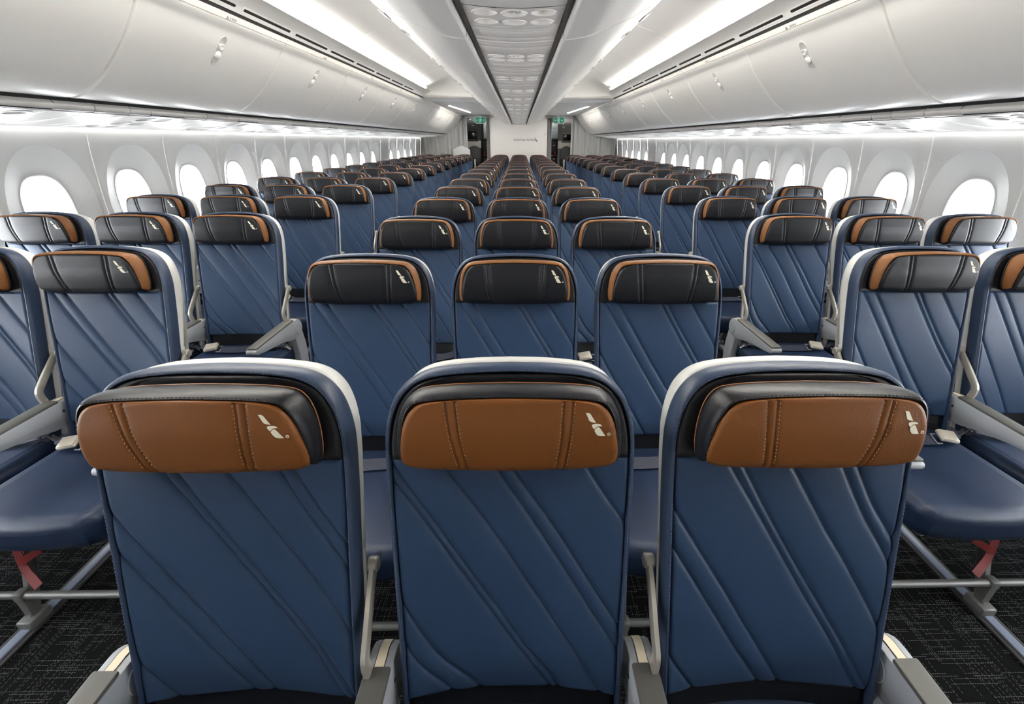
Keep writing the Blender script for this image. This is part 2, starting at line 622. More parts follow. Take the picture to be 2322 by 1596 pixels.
def make_head_trim(m_):
    m = MB()
    prof = [(-.0130, .0540), (-.0118, .0585), (-.0095, .0600), (-.0060, .0575), (-.0015, .050), (.0012, .041), (.0018, .030), (.0005, .022), (-.004, .016), (-.010, .012)]
    k = 4

    def tn_(n, s):
        return n + HT * (s - .06) * np.clip((n - .012) / .046, 0, 1)
    rows = []
    for o, n in prof:
        q = HPATH[k:-k] + HNORM[k:-k] * o
        rows.append(P(q[:, 0], q[:, 1], tn_(n, q[:, 1])))
    m.grid(np.array(rows))
    for end in (k, -k - 1):
        p0, nr = HPATH[end], HNORM[end]
        ring = [P(*(p0 + nr * o), float(tn_(n, (p0 + nr * o)[1]))) for o, n in prof]
        m.add(ring, [list(range(len(ring)))[::1 if end < 0 else -1]])
    return m.mesh('headrest_trim', m_, angle=60)


def make_head_piping(m_):
    m = MB()
    q = HPATH[4:-4] - HNORM[4:-4] * .0012
    m.tube([tuple(P(u, s, .0165)) for u, s in q], .0013, 6)
    return m.mesh('piping', m_)


def make_stitch(lines, n_of, m_, step=.0062, ln=.0040, w=.0011):
    """rows of thread stitches lying on a leather surface"""
    m = MB()
    for L in lines:
        L = np.array(L, float)
        d = np.r_[0, np.cumsum(np.linalg.norm(np.diff(L, axis=0), axis=1))]
        for t in np.arange(step / 2, d[-1], step):
            a = [np.interp(t - ln / 2, d, L[:, k]) for k in (0, 1)]
            b = [np.interp(t + ln / 2, d, L[:, k]) for k in (0, 1)]
            tx, ty = b[0] - a[0], b[1] - a[1]
            q = math.hypot(tx, ty) or 1
            nx, ny = -ty / q * w / 2, tx / q * w / 2
            na = float(n_of(a[0], a[1]))
            nb = float(n_of(b[0], b[1]))
            c = ((a[0] + b[0]) / 2, (a[1] + b[1]) / 2)
            nc = max(na, nb) + .0009
            V = [P(a[0] - nx, a[1] - ny, na), P(a[0] + nx, a[1] + ny, na), P(c[0] + nx, c[1] + ny, nc), P(c[0] - nx, c[1] - ny, nc),
                 P(b[0] - nx, b[1] - ny, nb), P(b[0] + nx, b[1] + ny, nb)]
            m.add(V, [(0, 1, 2, 3), (3, 2, 5, 4)])
    return m.mesh('stitching', m_, smooth=False)


def offset_path(path, nrm, o, cut=4):
    return (path + nrm * o)[cut:-cut]


EMB = [[(420, 345), (545, 355), (600, 400), (700, 560), (805, 710), (680, 690), (580, 655), (545, 610), (490, 490)],
       [(665, 775), (750, 745), (850, 745), (930, 755), (990, 790), (1020, 840), (985, 830), (880, 835), (800, 875), (740, 945), (690, 880), (655, 815)],
       [(755, 985), (800, 900), (850, 875), (905, 865), (950, 905), (1060, 1060), (1165, 1205), (1080, 1208), (1000, 1205), (890, 1185), (810, 1100)]]


def make_emblem():
    m = MB()

    def conv(x, y):
        return .1155 + (x - 420) * 4.3e-5, .105 - (y - 345) * 4.55e-5

    def on(u, s):
        w = np.interp(s + FIN * min(s / .12, 1), HOUT[:, 1], HOUT[:, 0]) - .0105
        return float(head_n(np.array(u), np.array(s)) + roll(np.array(w - abs(u) + .001), .012) * .8 + roll(np.array(.1285 - s), .010) * .7) + .0007
    for poly in EMB:
        pts = [conv(*p) for p in poly]
        bm = bmesh.new()
        f = bm.faces.new([bm.verts.new((a, b, 0)) for a, b in pts])
        bmesh.ops.triangulate(bm, faces=[f])
        bmesh.ops.subdivide_edges(bm, edges=bm.edges[:], cuts=2, use_grid_fill=True)
        for v in bm.verts:
            u, s = v.co.x, v.co.y
            v.co = Vector(P(u, s, on(u, s)).tolist())
        bmesh.ops.recalc_face_normals(bm, faces=bm.faces)
        m.bm(bm)
    cu, cs = conv(1285, 1145)
    ring = []
    for r in (.0026, .0018):
        ring.append([P(cu + r * math.cos(k * math.pi / 8), cs + r * math.sin(k * math.pi / 8), on(cu, cs)) for k in range(16)])
    m.grid(np.array(ring), cv=True)
    for du, ds_, l, w_ in ((-.0006, 0, .0022, .0005), (.0004, .0006, .0006, .0011)):
        m.add([P(cu + du - w_ / 2, cs + ds_ - l / 2, on(cu, cs)), P(cu + du + w_ / 2, cs + ds_ - l / 2, on(cu, cs)), P(cu + du + w_ / 2, cs + ds_ + l / 2, on(cu, cs)), P(cu + du - w_ / 2, cs + ds_ + l / 2, on(cu, cs))], [(0, 1, 2, 3)])
    return m.mesh('emblem', CREAM, smooth=False)


def make_cushion():
    W2, Y0, Y1 = .2215, -.590, -.095
    a = dens(70, 1.5) * 2 - 1
    b = dens(70, 1.5)
    A, B = np.meshgrid(a, b, indexing='ij')
    cr = .03 * np.clip(1 - B / .10, 0, 1) ** 2
    U = A * (W2 - cr)
    Y = Y0 + (Y1 - Y0) * B + .02 * (A ** 2) * np.clip(1 - B * 3, 0, 1)
    top = .475 - .022 * B - .006 * (1 - A ** 2) * np.sin(np.pi * B)
    top = top - .004 * np.exp(-(seg_dist(U, Y, [[(-.182, -.58), (-.188, -.1)], [(.182, -.58), (.188, -.1)]]) / .003))
    top = top - .012 * np.clip((np.abs(U) - .185) / .036, 0, 1)
    Z = top + roll(W2 - cr - np.abs(U), .022) + roll((B) * (Y1 - Y0) + .0, .042) + roll((1 - B) * (Y1 - Y0), .02)
    m = MB()
    m.grid(np.stack([U, Y, Z], -1))
    loop = [(i, 0) for i in range(70)] + [(69, j) for j in range(1, 70)] + [(i, 69) for i in range(68, -1, -1)] + [(0, j) for j in range(68, 0, -1)]
    r0 = np.array([(U[i, j], Y[i, j], Z[i, j]) for i, j in loop])
    rows = [r0]
    for sc_, z in ((1.0, .40), (.985, .372), (.94, .362)):
        c = np.array([0, (Y0 + Y1) / 2, 0])
        q = (r0 - c) * [sc_, sc_, 1] + c
        q[:, 2] = z
        rows.append(q)
    m.grid(np.array(rows), cv=True, flip=True)
    m.add(rows[-1], [list(range(len(r0)))[::-1]])
    return m.mesh('seat_cushion', SEATBLUE, angle=60)


def arc(cx, cy_, r, a0, a1, n):
    return [(cx + r * math.cos(math.radians(a0 + (a1 - a0) * k / n)), cy_ + r * math.sin(math.radians(a0 + (a1 - a0) * k / n))) for k in range(n + 1)]


ARM_PROF = arc(-.092, .553, .048, -60, 92, 10) + [(-.16, .603), (-.30, .604), (-.475, .604)] + arc(-.487, .591, .013, 90, 250, 6) + [(-.43, .566), (-.34, .553), (-.25, .536), (-.17, .512), (-.12, .505)]


def make_arm(end):
    w = .0245
    m = MB()
    m.prism(ARM_PROF, -w, w, r=.004)
    if end:
        for sx in ((-1, 1)):
            m.lathe((sx * (w - .0005), -.092, .553), [(0, .003), (.033, .003), (.0345, .0015), (.0345, .0), (.0365, -.001)], 24, axis=(sx, 0, 0))
    else:
        for sx in (-1, 1):
            m.lathe((sx * (w - .0005), -.118, .566), [(0, .0012), (.0045, .0012), (.0052, 0)], 10, axis=(sx, 0, 0), mi=1)
    return m.mesh('armrest', [ARMG, DARKP])


def make_arm_pad():
    m = MB()
    m.box((0, -.304, .6065), (.047, .371, .011), .0045)
    return m.mesh('arm_pad', PADG)


def make_arm_strip():
    m = MB()
    pts = [(-.118, .6035)] + arc(-.092, .553, .0492, 95, -5, 12)
    rows = []
    for y, z in pts:
        rows.append([(-.0085, y, z - .002), (-.0085, y, z + .0006), (.0085, y, z + .0006), (.0085, y, z - .002)])
    m.grid(rows, 0, cv=True)
    for sx in (-.0092, .0092):
        m.tube([(sx, y, z + .0002) for y, z in pts], .0007, 4, mi=1)
    return m.mesh('accent_strip', [BEIGE, DARKP])


def make_lever(sd):
    m = MB()
    x = sd * .010
    path = catmull([(x + sd * .004, -.018, .742), (x + sd * .003, -.055, .712), (x, -.105, .672), (x, -.132, .640), (x, -.128, .595)], 4)
    m.bar([tuple(p) for p in path], .011, .024, (1, 0, 0))
    m.bar([(p[0] + sd * .0052, p[1], p[2]) for p in path[2:-2]], .002, .012, (1, 0, 0), mi=1)
    m.lathe((x + sd * .004, -.016, .744), [(0, .010), (.012, .010), (.0145, .007), (.0145, -.007), (.012, -.010), (0, -.010)], 16, axis=(1, 0, 0))
    m.lathe((x + sd * .015, -.016, .744), [(.0, .0), (.004, .0), (.004, -.002)], 8, axis=(sd, 0, 0), mi=1)
    m.lathe((x, -.020, .742), [(0, .004), (.004, .004), (.004, -.03)], 8, axis=(0, -1, 0), mi=1)
    return m.mesh('recline_strut', [BRONZE, DARKP])


def make_post():
    m = MB()
    out = [(-.140, .535), (-.050, .540), (-.028, .50), (-.018, .43), (-.02, .36), (-.03, .30), (-.130, .30), (-.122, .38), (-.116, .44), (-.120, .50)]
    m.prism(out, -.012, .012, r=.005)
    m.prism([(-.126, .50), (-.085, .51), (-.08, .42), (-.09, .31), (-.128, .31), (-.118, .40)], -.017, .017, r=.004)
    return m.mesh('support_post', ARMG)


def make_bracket():
    m = MB()
    m.bar([(0, -.085, .515), (0, -.086, .46), (0, -.09, .41), (0, -.092, .37)], .014, .026, (1, 0, 0))
    m.lathe((0, -.102, .492), [(0, .0015), (.004, .0015), (.0045, 0)], 8, axis=(0, -1, 0), mi=1)
    return m.mesh('arm_bracket', [ARMG, DARKP])


def ribbon(pts, w, t, mb, wid=(0, 1, 0), mi=0):
    wid = Vector(wid)
    rows = []
    pts = [Vector(p) for p in catmull(pts, 5)]
    for i, p in enumerate(pts):
        tg = (pts[min(i + 1, len(pts) - 1)] - pts[max(i - 1, 0)]).normalized()
        a = (wid - tg * wid.dot(tg)).normalized()
        nn = tg.cross(a)
        rows.append([tuple(p - a * w / 2 + nn * t / 2), tuple(p + a * w / 2 + nn * t / 2), tuple(p + a * w / 2 - nn * t / 2), tuple(p - a * w / 2 - nn * t / 2)])
    mb.grid(rows, mi, cv=True)
    mb.add(rows[0], [(3, 2, 1, 0)], mi)
    mb.add(rows[-1], [(0, 1, 2, 3)], mi)


def make_belt(sd):
    m = MB()
    z = .461
    ribbon([(sd * .228, -.135, .40), (sd * .224, -.16, .452), (sd * .20, -.185, .482), (sd * .165, -.205, .478)], .046, .0028, m, (.2, 1, .25))
    ribbon([(sd * .10, -.215, z + .012), (sd * .03, -.21, z + .008), (-sd * .06, -.20, z + .008), (-sd * .14, -.185, z + .016), (-sd * .19, -.165, z + .022), (-sd * .212, -.15, z + .006)], .046, .0028, m, (0, 1, .32))
    return m.mesh('seat_belt', [STRAP])


def make_buckle(sd):
    m = MB()
    rot = Matrix.Rotation(sd * .10, 3, 'Y') @ Matrix.Rotation(.34, 3, 'X') @ Matrix.Rotation(-sd * .12, 3, 'Z')
    c = Vector((sd * .145, -.212, .484))
    m.box(c, (.066, .050, .013), .005, rot)
    m.box(c + rot @ Vector((0, 0, .0075)), (.058, .046, .004), .0018, rot)
    return m.mesh('buckle', BUCK)


def make_tongue(sd):
    m = MB()
    rot = Matrix.Rotation(.34, 3, 'X')
    c = Vector((sd * .103, -.215, .476))
    for dy in (-.021, .021):
        m.box(c + rot @ Vector((0, dy, .001)), (.020, .006, .004), .0015, rot)
    m.box(c + rot @ Vector((-sd * .009, 0, .001)), (.005, .050, .004), .0015, rot)
    # anchor on the far side
    c = Vector((-sd * .214, -.150, .462))
    rot = Matrix.Rotation(-sd * .9, 3, 'Y')
    m.box(c, (.034, .022, .003), .001, rot)
    m.box(c + Vector((sd * .010, 0, .014)), (.006, .046, .005), .002, rot)
    m.box(c + Vector((-sd * .012, 0, -.016)), (.014, .016, .008), .003, rot)
    return m.mesh('belt_fitting', CHROME)


MESH = {}


def cached(key, fn, *a):
    if key not in MESH:
        MESH[key] = fn(*a)
    return MESH[key]


def n_border(u, s):
    return .0045 + float(conc(.206, s))


def stitch_border():
    L = offset_path(PATH, PNORM, -.0022, 18)
    return make_stitch([L], n_border, THREAD_B, .0068, .0045, .0012)


def stitch_trim(m_):
    L = offset_path(HPATH, HNORM, -.0072, 7)
    return make_stitch([L], lambda u, s: .0592 + HT * (s - .06), m_, .0062, .0042, .0012)


def stitch_seams(m_):
    lines = []
    for L in SEAMS:
        c = catmull(L, 10)
        c = c[(c[:, 1] < .121) & (c[:, 1] > .012)]
        sgn = -1 if L in (SEAMS[0], SEAMS[2]) else 1
        lines.append(c + [sgn * .0028, 0])
    return make_stitch(lines, lambda u, s: head_n(np.array(u), np.array(s)) + .0003, m_, .0066, .0042, .0014)


def build_seat(x, y, pat, mce, detail, buckle_side, label, group, arms):
    """arms: list of (x offset, end type, strut side)"""
    t = thing('airline_seat', label, 'seat', (x, y, 0), group=group)
    obj('backrest_panel', cached('bp' + pat, make_backrest, pat), t)
    obj('head_panel', cached('hp', make_head_panel), t)
    b = obj('backrest_border', cached('bb', make_border), t)
    sh = obj('back_shell', cached('bs', make_shell), t)
    k = 'm' if mce else 'r'
    hd = obj('headrest', cached('hf' + k, make_head_face, TAN if mce else NAVY), t)
    obj('headrest_trim', cached('ht' + k, make_head_trim, NAVY if mce else TANT), hd)
    obj('emblem', cached('em', make_emblem), hd)
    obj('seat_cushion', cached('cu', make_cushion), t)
    if detail >= 1:
        obj('lower_panel', cached('lp', make_lower), t)
        for sd in (-1, 1):
            obj('side_cover', cached('sc%d' % sd, make_side_cover, sd), sh)
        obj('seat_belt', cached('be%d' % buckle_side, make_belt, buckle_side), t)
        bl = t.children[-1]
        obj('buckle', cached('bk%d' % buckle_side, make_buckle, buckle_side), bl)
        obj('belt_fitting', cached('tg%d' % buckle_side, make_tongue, buckle_side), bl)
    if detail >= 2:
        obj('stitching', cached('sb', stitch_border), b)
        obj('trim_stitching', cached('st' + k, stitch_trim, THREAD_D if mce else THREAD_T), hd)
        obj('seam_stitching', cached('ss' + k, stitch_seams, THREAD_T if mce else THREAD_D), hd)
        obj('piping', cached('hpip' + k, make_head_piping, PIPE if mce else THREAD_D), hd)
    for ax, end, ss in arms:
        a = obj('armrest', cached('ar%d' % end, make_arm, end), t, (ax, 0, -.008))
        obj('arm_pad', cached('ap', make_arm_pad), a)
        if detail >= 1:
            obj('accent_strip', cached('as', make_arm_strip), a)
            if ss:
                obj('recline_strut', cached('lv%d' % ss, make_lever, ss), t, (ax + ss * .004, 0, 0))
            if end:
                obj('support_post', cached('po', make_post), t, (ax, 0, 0))
            elif abs(x + ax) < 2.5:
                obj('arm_bracket', cached('br', make_bracket), t, (ax, 0, 0))
    return t


# ------------------------------------------------------------------ seats, row by row
D1, PITCH_Y, NROW = .6122, .813, 16
DSIDE = .1202
blocks = {'centre': ([-.488, 0, .488], .488), 'left': ([-2.425, -1.941, -1.457], .484), 'right': ([1.457, 1.941, 2.425], .484)}
COLN = {'centre': ['left', 'middle', 'right'], 'left': ['window', 'middle', 'aisle'], 'right': ['aisle', 'middle', 'window']}


def make_frame(lo, hi, side_legs):
    m = MB()
    for y, z in ((-.44, .335), (-.14, .325)):
        m.tube([(lo, y, z), (hi, y, z)], .019, 12)
    for lx in side_legs:
        m.bar([(lx, -.44, .33), (lx, -.50, .16), (lx, -.55, .03)], .022, .034, (1, 0, 0))
        m.bar([(lx, -.13, .32), (lx, .0, .17), (lx, .06, .03)], .022, .034, (1, 0, 0))
        m.box((lx, -.55, .022), (.05, .075, .036), .008)
        m.box((lx, .06, .022), (.05, .075, .036), .008)
    return m.mesh('leg_frame', METAL)


def make_baggage_bar(lo, hi, legs):
    m = MB()
    m.tube([(lo, -.545, .125), (hi, -.545, .125)], .0125, 12)
    for lx in legs:
        m.box((lx, -.545, .125), (.032, .036, .036), .008)
        m.box((lx, -.548, .08), (.028, .026, .075), .006)
    return m.mesh('baggage_bar', METAL)


FRAME = {}
for b, (xs, w) in blocks.items():
    lo = -1.5 * w + (.045 if b != 'left' else .10)
    hi = 1.5 * w - (.045 if b != 'right' else .10)
    lg = (-.5 * w - .09, .5 * w + .09)
    FRAME[b] = (make_frame(lo, hi, lg), make_baggage_bar(lo - .03 * (b == 'right'), hi + .03 * (b == 'left'), lg))

for r in range(1, NROW + 1):
    for blk, (xs, w) in blocks.items():
        if blk != 'centre' and r == 1:
            continue
        y = D1 + (r - 1) * PITCH_Y + (DSIDE if blk != 'centre' else 0)
        nth = ORD[r - 1] if blk == 'centre' else ORD[r - 2]
        for i, x in enumerate(xs):
            if r == 2 and COLN[blk][i] == 'window':
                continue                       # outside the picture
            mce = blk == 'centre' and r == 1
            pat = ('B' if i != 1 else 'A') if mce else ('C' if r % 2 == 0 else 'A')
            detail = 2 if r <= 3 else 1 if r <= 6 else 0
            arms = []
            gap = w / 2
            if i == 0:
                arms.append((-gap, blk != 'left', 1 if blk != 'centre' else 0))
            if i < 2:
                arms.append((gap, 0, -1 if blk == 'left' or (blk == 'centre' and i == 0) else 1))
            else:
                arms.append((gap, blk != 'right', -1 if blk != 'centre' else 0))
            if detail == 0:
                arms = arms[-1:] if i == 2 else arms[:1]
            if mce:
                lab = f'blue seat with tan headrest, front row, {COLN[blk][i]} of the three'
            else:
                colname = COLN[blk][i]
                lab = f'blue seat with black headrest, {nth} row of {blk} block, {colname} seat'
            t = build_seat(x, y, pat, mce, detail, -1 if blk != 'right' else 1, lab, 'tan headrest seats in the front row' if mce else f'black headrest seats of the {blk} block', arms)
            if r == 2 and COLN[blk][i] == 'aisle':
                # life vest pouch under the cushion with its red pull strap
                s_ = 1 if blk == 'right' else -1
                m = MB()
                m.box((s_ * .13, -.31, .245), (.30, .20, .11), .012)
                v = obj('vest_pouch', m.mesh('vest_pouch', CLEAR), t)
                m = MB()
                m.box((s_ * .06, -.31, .262), (.13, .14, .05), .02)
                obj('life_vest', m.mesh('life_vest', YELLOW), v)
                m = MB()
                ribbon([(s_ * .115, -.505, .345), (s_ * .12, -.515, .28), (s_ * .10, -.535, .225), (s_ * .055, -.56, .185)], .030, .003, m, (1, 0, 0))
                ribbon([(s_ * .045, -.515, .295), (s_ * .085, -.53, .272), (s_ * .115, -.532, .255)], .022, .003, m, (0, .2, 1))
                obj('pull_strap', m.mesh('pull_strap', RED), v)
        fr = thing('seat_leg_frame', f'grey metal leg frame under the {nth} row of {blk} block', 'seat frame', ((xs[0] + xs[2]) / 2, y, 0), group='leg frames under the seat rows')
        obj('leg_frame', FRAME[blk][0], fr)
        obj('baggage_bar', FRAME[blk][1], fr)

# ------------------------------------------------------------------ cabin shell
# its pieces are built in (x, y, height over the lens)
SROT = (0, 0, 0)
Y_F, Y_A = -1.6, 13.45                          # front end of the shell, aft partition
BAY = 1.247


def sloc(y0=0.0):
    return (0, y0, ZC)


def sobj(name, me, y0=0.0, kind='structure', parent=None):
    o = obj(name, me, parent, *((sloc(y0), SROT) if parent is None else (None, None)))
    if kind and parent is None:
        o['kind'] = kind
    return o


def extrude_y(mb, prof, ys, sd=1, mi=0, flip=False):
    rows = [[(sd * x, y, h) for x, h in prof] for y in ys]
    mb.grid(np.array(rows), mi, flip=flip ^ (sd < 0))


def lining(h):
    return np.interp(h, [-1.47, -1.3, -1.0, -.7, -.4, -.2, -.05, .05], [2.52, 2.60, 2.69, 2.728, 2.732, 2.716, 2.697, 2.68])


WP, WY0 = .648, 2.815
HC = -.435
HOLE = (.155, .238, .238, 2.6)
RECS = (.281, .398, .352, 2.25)
GX = 2.785


def sup(th, e):
    w, up_, dn, ex = e
    c, s_ = np.cos(th), np.sin(th)
    b = np.where(s_ > 0, up_, dn)
    return (np.abs(c / w) ** ex + np.abs(s_ / b) ** ex) ** (-1 / ex)


def window_panel(mb, yc, sd):
    hy, u1, d1 = WP / 2 - .0012, .05 - HC, .80 + HC
    cor = [math.atan2(u1, hy), math.atan2(u1, -hy), math.atan2(-d1, -hy) + 2 * math.pi, math.atan2(-d1, hy) + 2 * math.pi]
    th = np.sort(np.r_[np.linspace(0, 2 * math.pi, 88, endpoint=False) + .013, cor])
    Rh, Rr = sup(th, HOLE), sup(th, RECS)
    c, s_ = np.cos(th), np.sin(th)
    with np.errstate(divide='ignore'):
        Rb = np.minimum(hy / np.abs(c), np.where(s_ > 0, u1, d1) / np.abs(s_))
    Rr = np.minimum(Rr, Rb * .985)
    rows = []
    for t in (0, .06, .2, .45, .7, .9, 1):
        r = Rh + (Rr - Rh) * t
        h = HC + r * s_
        k = (1 - t)
        x = lining(h) + (GX - .004 - lining(h)) * k
        rows.append(np.stack([sd * x, yc + r * c, h], -1))
    for t in (.03, .3, .65, 1):
        r = Rr + (Rb - Rr) * t
        h = HC + r * s_
        rows.append(np.stack([sd * lining(h), yc + r * c, h], -1))
    mb.grid(np.array(rows), 0, flip=sd > 0, cv=True)


def plain_panel(mb, y0, y1, sd):
    hs = np.linspace(-.80, .05, 14)
    mb.grid(np.array([[(sd * lining(h), y, h) for h in hs] for y in (y0, y1)]), 0, flip=sd < 0)


WIN_K = [k for k in range(-6, 16) if k != 11]
for sd, side in ((-1, 'left'), (1, 'right')):
    m = MB()
    for k in range(-6, 17):
        yc = WY0 + k * WP
        shrink = .0016 if True else 0
        if k in WIN_K:
            window_panel(m, yc, sd)
        else:
            plain_panel(m, yc - WP / 2 + .0012, yc + WP / 2 - .0012, sd)
    ye = WY0 + 16.5 * WP
    ys = WY0 - 6.5 * WP
    plain_panel(m, ye + .001, 16.6, sd)
    plain_panel(m, Y_F, ys - .001, sd)
    # lower wall down to the floor and the flange up to the outer skin
    hs = [-1.48, -1.3, -1.15, -1.0, -.9, -.801]
    m.grid(np.array([[(sd * lining(h), y, h) for h in hs] for y in (Y_F, 16.6)]), 0, flip=sd < 0)
    m.grid(np.array([[(sd * x, y, h) for x, h in ((2.68, .05), (2.683, .075), (2.86, .10))] for y in (Y_F, 16.6)]), 0, flip=sd < 0)
    sobj('wall_' + side, m.mesh('wall_' + side, WALLW, angle=14))
    # backing strips added behind the panel joints to block daylight leaks
    m = MB()
    for k in range(-6, 18):
        y = WY0 + (k - .5) * WP
        m.grid(np.array([[(sd * (lining(h) + .008), y + dy, h) for h in np.linspace(-.80, .05, 12)] for dy in (-.03, .03)]), flip=sd < 0)
    o = sobj('trim_%d' % (1 if sd < 0 else 2), m.mesh('seam_backing', MATS['pale_grey_plastic'], smooth=False))
    n = 0
    for k in WIN_K:
        yc = WY0 + k * WP
        n += 1
        th = np.linspace(0, 2 * math.pi, 64, endpoint=False)
        R = sup(th, HOLE)
        rows = []
        for dr, x in ((.012, GX - .0065), (.010, GX - .010), (.003, GX - .010), (-.004, GX - .006), (-.010, GX + .006), (-.014, GX + .03), (-.016, GX + .075)):
            rows.append(np.stack([np.full(64, sd * x), (R + dr) * np.cos(th), (R + dr) * np.sin(th)], -1))
        m = MB()
        m.grid(np.array(rows), flip=sd > 0, cv=True)
        w = obj('window_%d' % (n + (0 if sd < 0 else len(WIN_K))), m.mesh('window_frame', WALLW, angle=40), None, sloc(0), SROT)
        w['kind'] = 'structure'
        w.delta_location = Vector((0, 0, 0))
        w.location = Vector(sloc(0)) + Vector((0, yc, HC))
        m = MB()
        ring = [(sd * (GX + .055), (r + .0) * math.cos(a), r * math.sin(a)) for r, a in zip(R, th)]
        m.add(ring, [list(range(64))])
        obj('pane', m.mesh('pane', PANE, smooth=False), w)

# outer skin above the windows, floor, end walls
m = MB()
prof = [(2.86, .10), (2.80, .40), (2.58, .75), (2.2, 1.1), (1.6, 1.35), (.8, 1.48), (0, 1.5)]
prof = prof + [(-x, h) for x, h in prof[-2::-1]]
extrude_y(m, prof, (Y_F, 16.6))
sobj('ceiling', m.mesh('outer_skin', WHITE))
m = MB()
m.box((0, (Y_F + 16.6) / 2, -.02), (5.8, 16.6 - Y_F, .04))
fl = obj('floor', m.mesh('floor', CARPET, smooth=False))
fl['kind'] = 'structure'
for nm, y in (('wall_light_stop', Y_F), ('wall_aft', 16.6)):  # front one is unseen, added behind the camera to cut light on the seats
    m = MB()
    m.box((0, y, .2), (5.9, .04, 3.4))
    sobj(nm, m.mesh(nm, CURT if nm == 'wall_light_stop' else GALLEY, smooth=False))

# seat tracks in the floor
tn = 3
for x in (-2.272, -1.610, 1.610, 2.272):
    m = MB()
    m.box((x, 5, .004), (.062, 17, .008), .002)
    m.box((x, 5, .010), (.030, 17, .008), .003, mi=1)
    o = obj('trim_%d' % tn, m.mesh('seat_track', [DARKP, TRACK]))
    o['kind'] = 'structure'
    tn += 1

# ------------------------------------------------------------------ side bins
BINP = catmull([(1.514, .595), (1.531, .567), (1.549, .547), (1.573, .523), (1.618, .460), (1.679, .386), (1.750, .313), (1.826, .247), (1.897, .198), (1.950, .173), (1.998, .163), (2.028, .169)], 5)
_t = np.gradient(BINP, axis=0)
_t /= np.linalg.norm(_t, axis=1)[:, None]
BINN = np.stack([_t[:, 1], -_t[:, 0]], -1)      # towards the aisle and down
I_D = 5                                         # profile index where the door begins below the header strip


def make_door(sd, ln):
    m = MB()
    yy = np.r_[np.linspace(0, .018, 8), np.linspace(.018, ln - .018, 14)[1:-1], np.linspace(ln - .018, ln, 8)] - ln / 2
    off = roll(np.minimum(yy + ln / 2, ln / 2 - yy), .014)
    rows = []
    for y, o in zip(yy, off):
        q = BINP[I_D:] + BINN[I_D:] * o
        row = [(sd * (BINP[I_D][0] + .012), y, BINP[I_D][1] + .012)] + [(sd * a, y, h) for a, h in q] + [(sd * (BINP[-1][0] + .004), y, BINP[-1][1] + .03)]
        rows.append(row)
    m.grid(np.array(rows), flip=sd > 0)
    for k, fl in ((0, sd < 0), (-1, sd > 0)):
        a = np.array(rows[k])
        b = a + np.array([sd * .04, 0, .04])
        m.grid(np.array([a, b]), flip=fl)
    return m.mesh('door', BINW, angle=45)


def make_header(sd, ln):
    m = MB()
    q = BINP[:I_D - 0]
    pr = [(BINP[0][0] + .02, BINP[0][1] + .012)] + [tuple(p) for p in q] + [(BINP[I_D][0] + .012, BINP[I_D][1] + .008)]
    pr[-2] = (pr[-2][0] + .0, pr[-2][1] + .0)
    extrude_y(m, pr, (-ln / 2, ln / 2), sd, flip=True)
    return m.mesh('header_strip', BINW, angle=45)


def bin_point(t):
    """point and direction on the door, t in profile index units"""
    i = int(t)
    a = t - i
    p = BINP[i] * (1 - a) + BINP[i + 1] * a
    return p, _t[i], BINN[i]


def make_latch(sd):
    """pill shaped recessed plate with rim"""
    p, tg, nr = bin_point(21.5)
    m = MB()
    L, W_ = .080, .0275
    th = np.linspace(0, 2 * math.pi, 40, endpoint=False)

    def pill(k, n):
        out = []
        for a in th:
            cx, cy_ = math.cos(a) * W_ * k, math.sin(a) * W_ * k
            s_ = cy_ + (L - W_) * (1 if math.sin(a) > 0 else -1) * (1 if abs(math.sin(a)) > 1e-6 else 0)
            q = p + tg * (-s_) + nr * n
            out.append((sd * q[0], cx, q[1]))
        return out
    rows = [pill(1.12, -.0005), pill(1.10, .0022), pill(1.02, .0026), pill(.95, .0006), pill(.90, .0004), pill(.5, .0003), pill(.05, .0003)]
    m.grid(np.array(rows), cv=True, flip=sd > 0)
    return m.mesh('latch', LATCH, angle=50)


def make_paddle(sd, up_):
    p, tg, nr = bin_point(21.5)
    m = MB()
    c = p + tg * (-.030 if up_ else .026)
    n, rows = 22, []
    for k, d in ((1, .0005), (.96, .006), (.8, .010), (.4, .0125 if not up_ else .004), (.02, .013 if not up_ else .002)):
        ring = []
        for i in range(n):
            a = 2 * math.pi * i / n
            ss = math.sin(a) * .024 * k
            if up_ and ss > .008:
                ss = .008
            if (not up_) and ss < -.016:
                ss = -.016
            q = c - tg * ss + nr * d
            ring.append((sd * q[0], math.cos(a) * .0225 * k, q[1]))
        rows.append(ring)
    m.grid(np.array(rows), cv=True, flip=sd > 0)
    return m.mesh('paddle', WHITE, angle=50)


def text_mesh(body, size, m_, align='CENTER', ext=.0006):
    cu = bpy.data.curves.new('txt', 'FONT')
    cu.body = body
    cu.size = size
    cu.align_x = align
    cu.align_y = 'CENTER'
    cu.extrude = ext
    tmp = bpy.data.objects.new('txt', cu)
    COL.objects.link(tmp)
    dg = bpy.context.evaluated_depsgraph_get()
    me = bpy.data.meshes.new_from_object(tmp.evaluated_get(dg))
    bpy.data.objects.remove(tmp)
    bpy.data.curves.remove(cu)
    me.materials.clear()
    me.materials.append(m_)
    return me


def make_marks(sd, wide):
    """tiny printed seat marks on the header strip"""
    m = MB()
    p = (BINP[3] + BINP[2]) / 2
    tg, nr = _t[2], BINN[2]
    y = -.02
    for k, (w_, h_) in enumerate(wide):
        a = p - tg * h_ / 2 + nr * .0008
        b = p + tg * h_ / 2 + nr * .0008
        m.add([(sd * a[0], y, a[1]), (sd * a[0], y + w_, a[1]), (sd * b[0], y + w_, b[1]), (sd * b[0], y, b[1])], [(0, 1, 2, 3)])
        y += w_ + .004
    return m.mesh('seat_marks', PRINT, smooth=False)


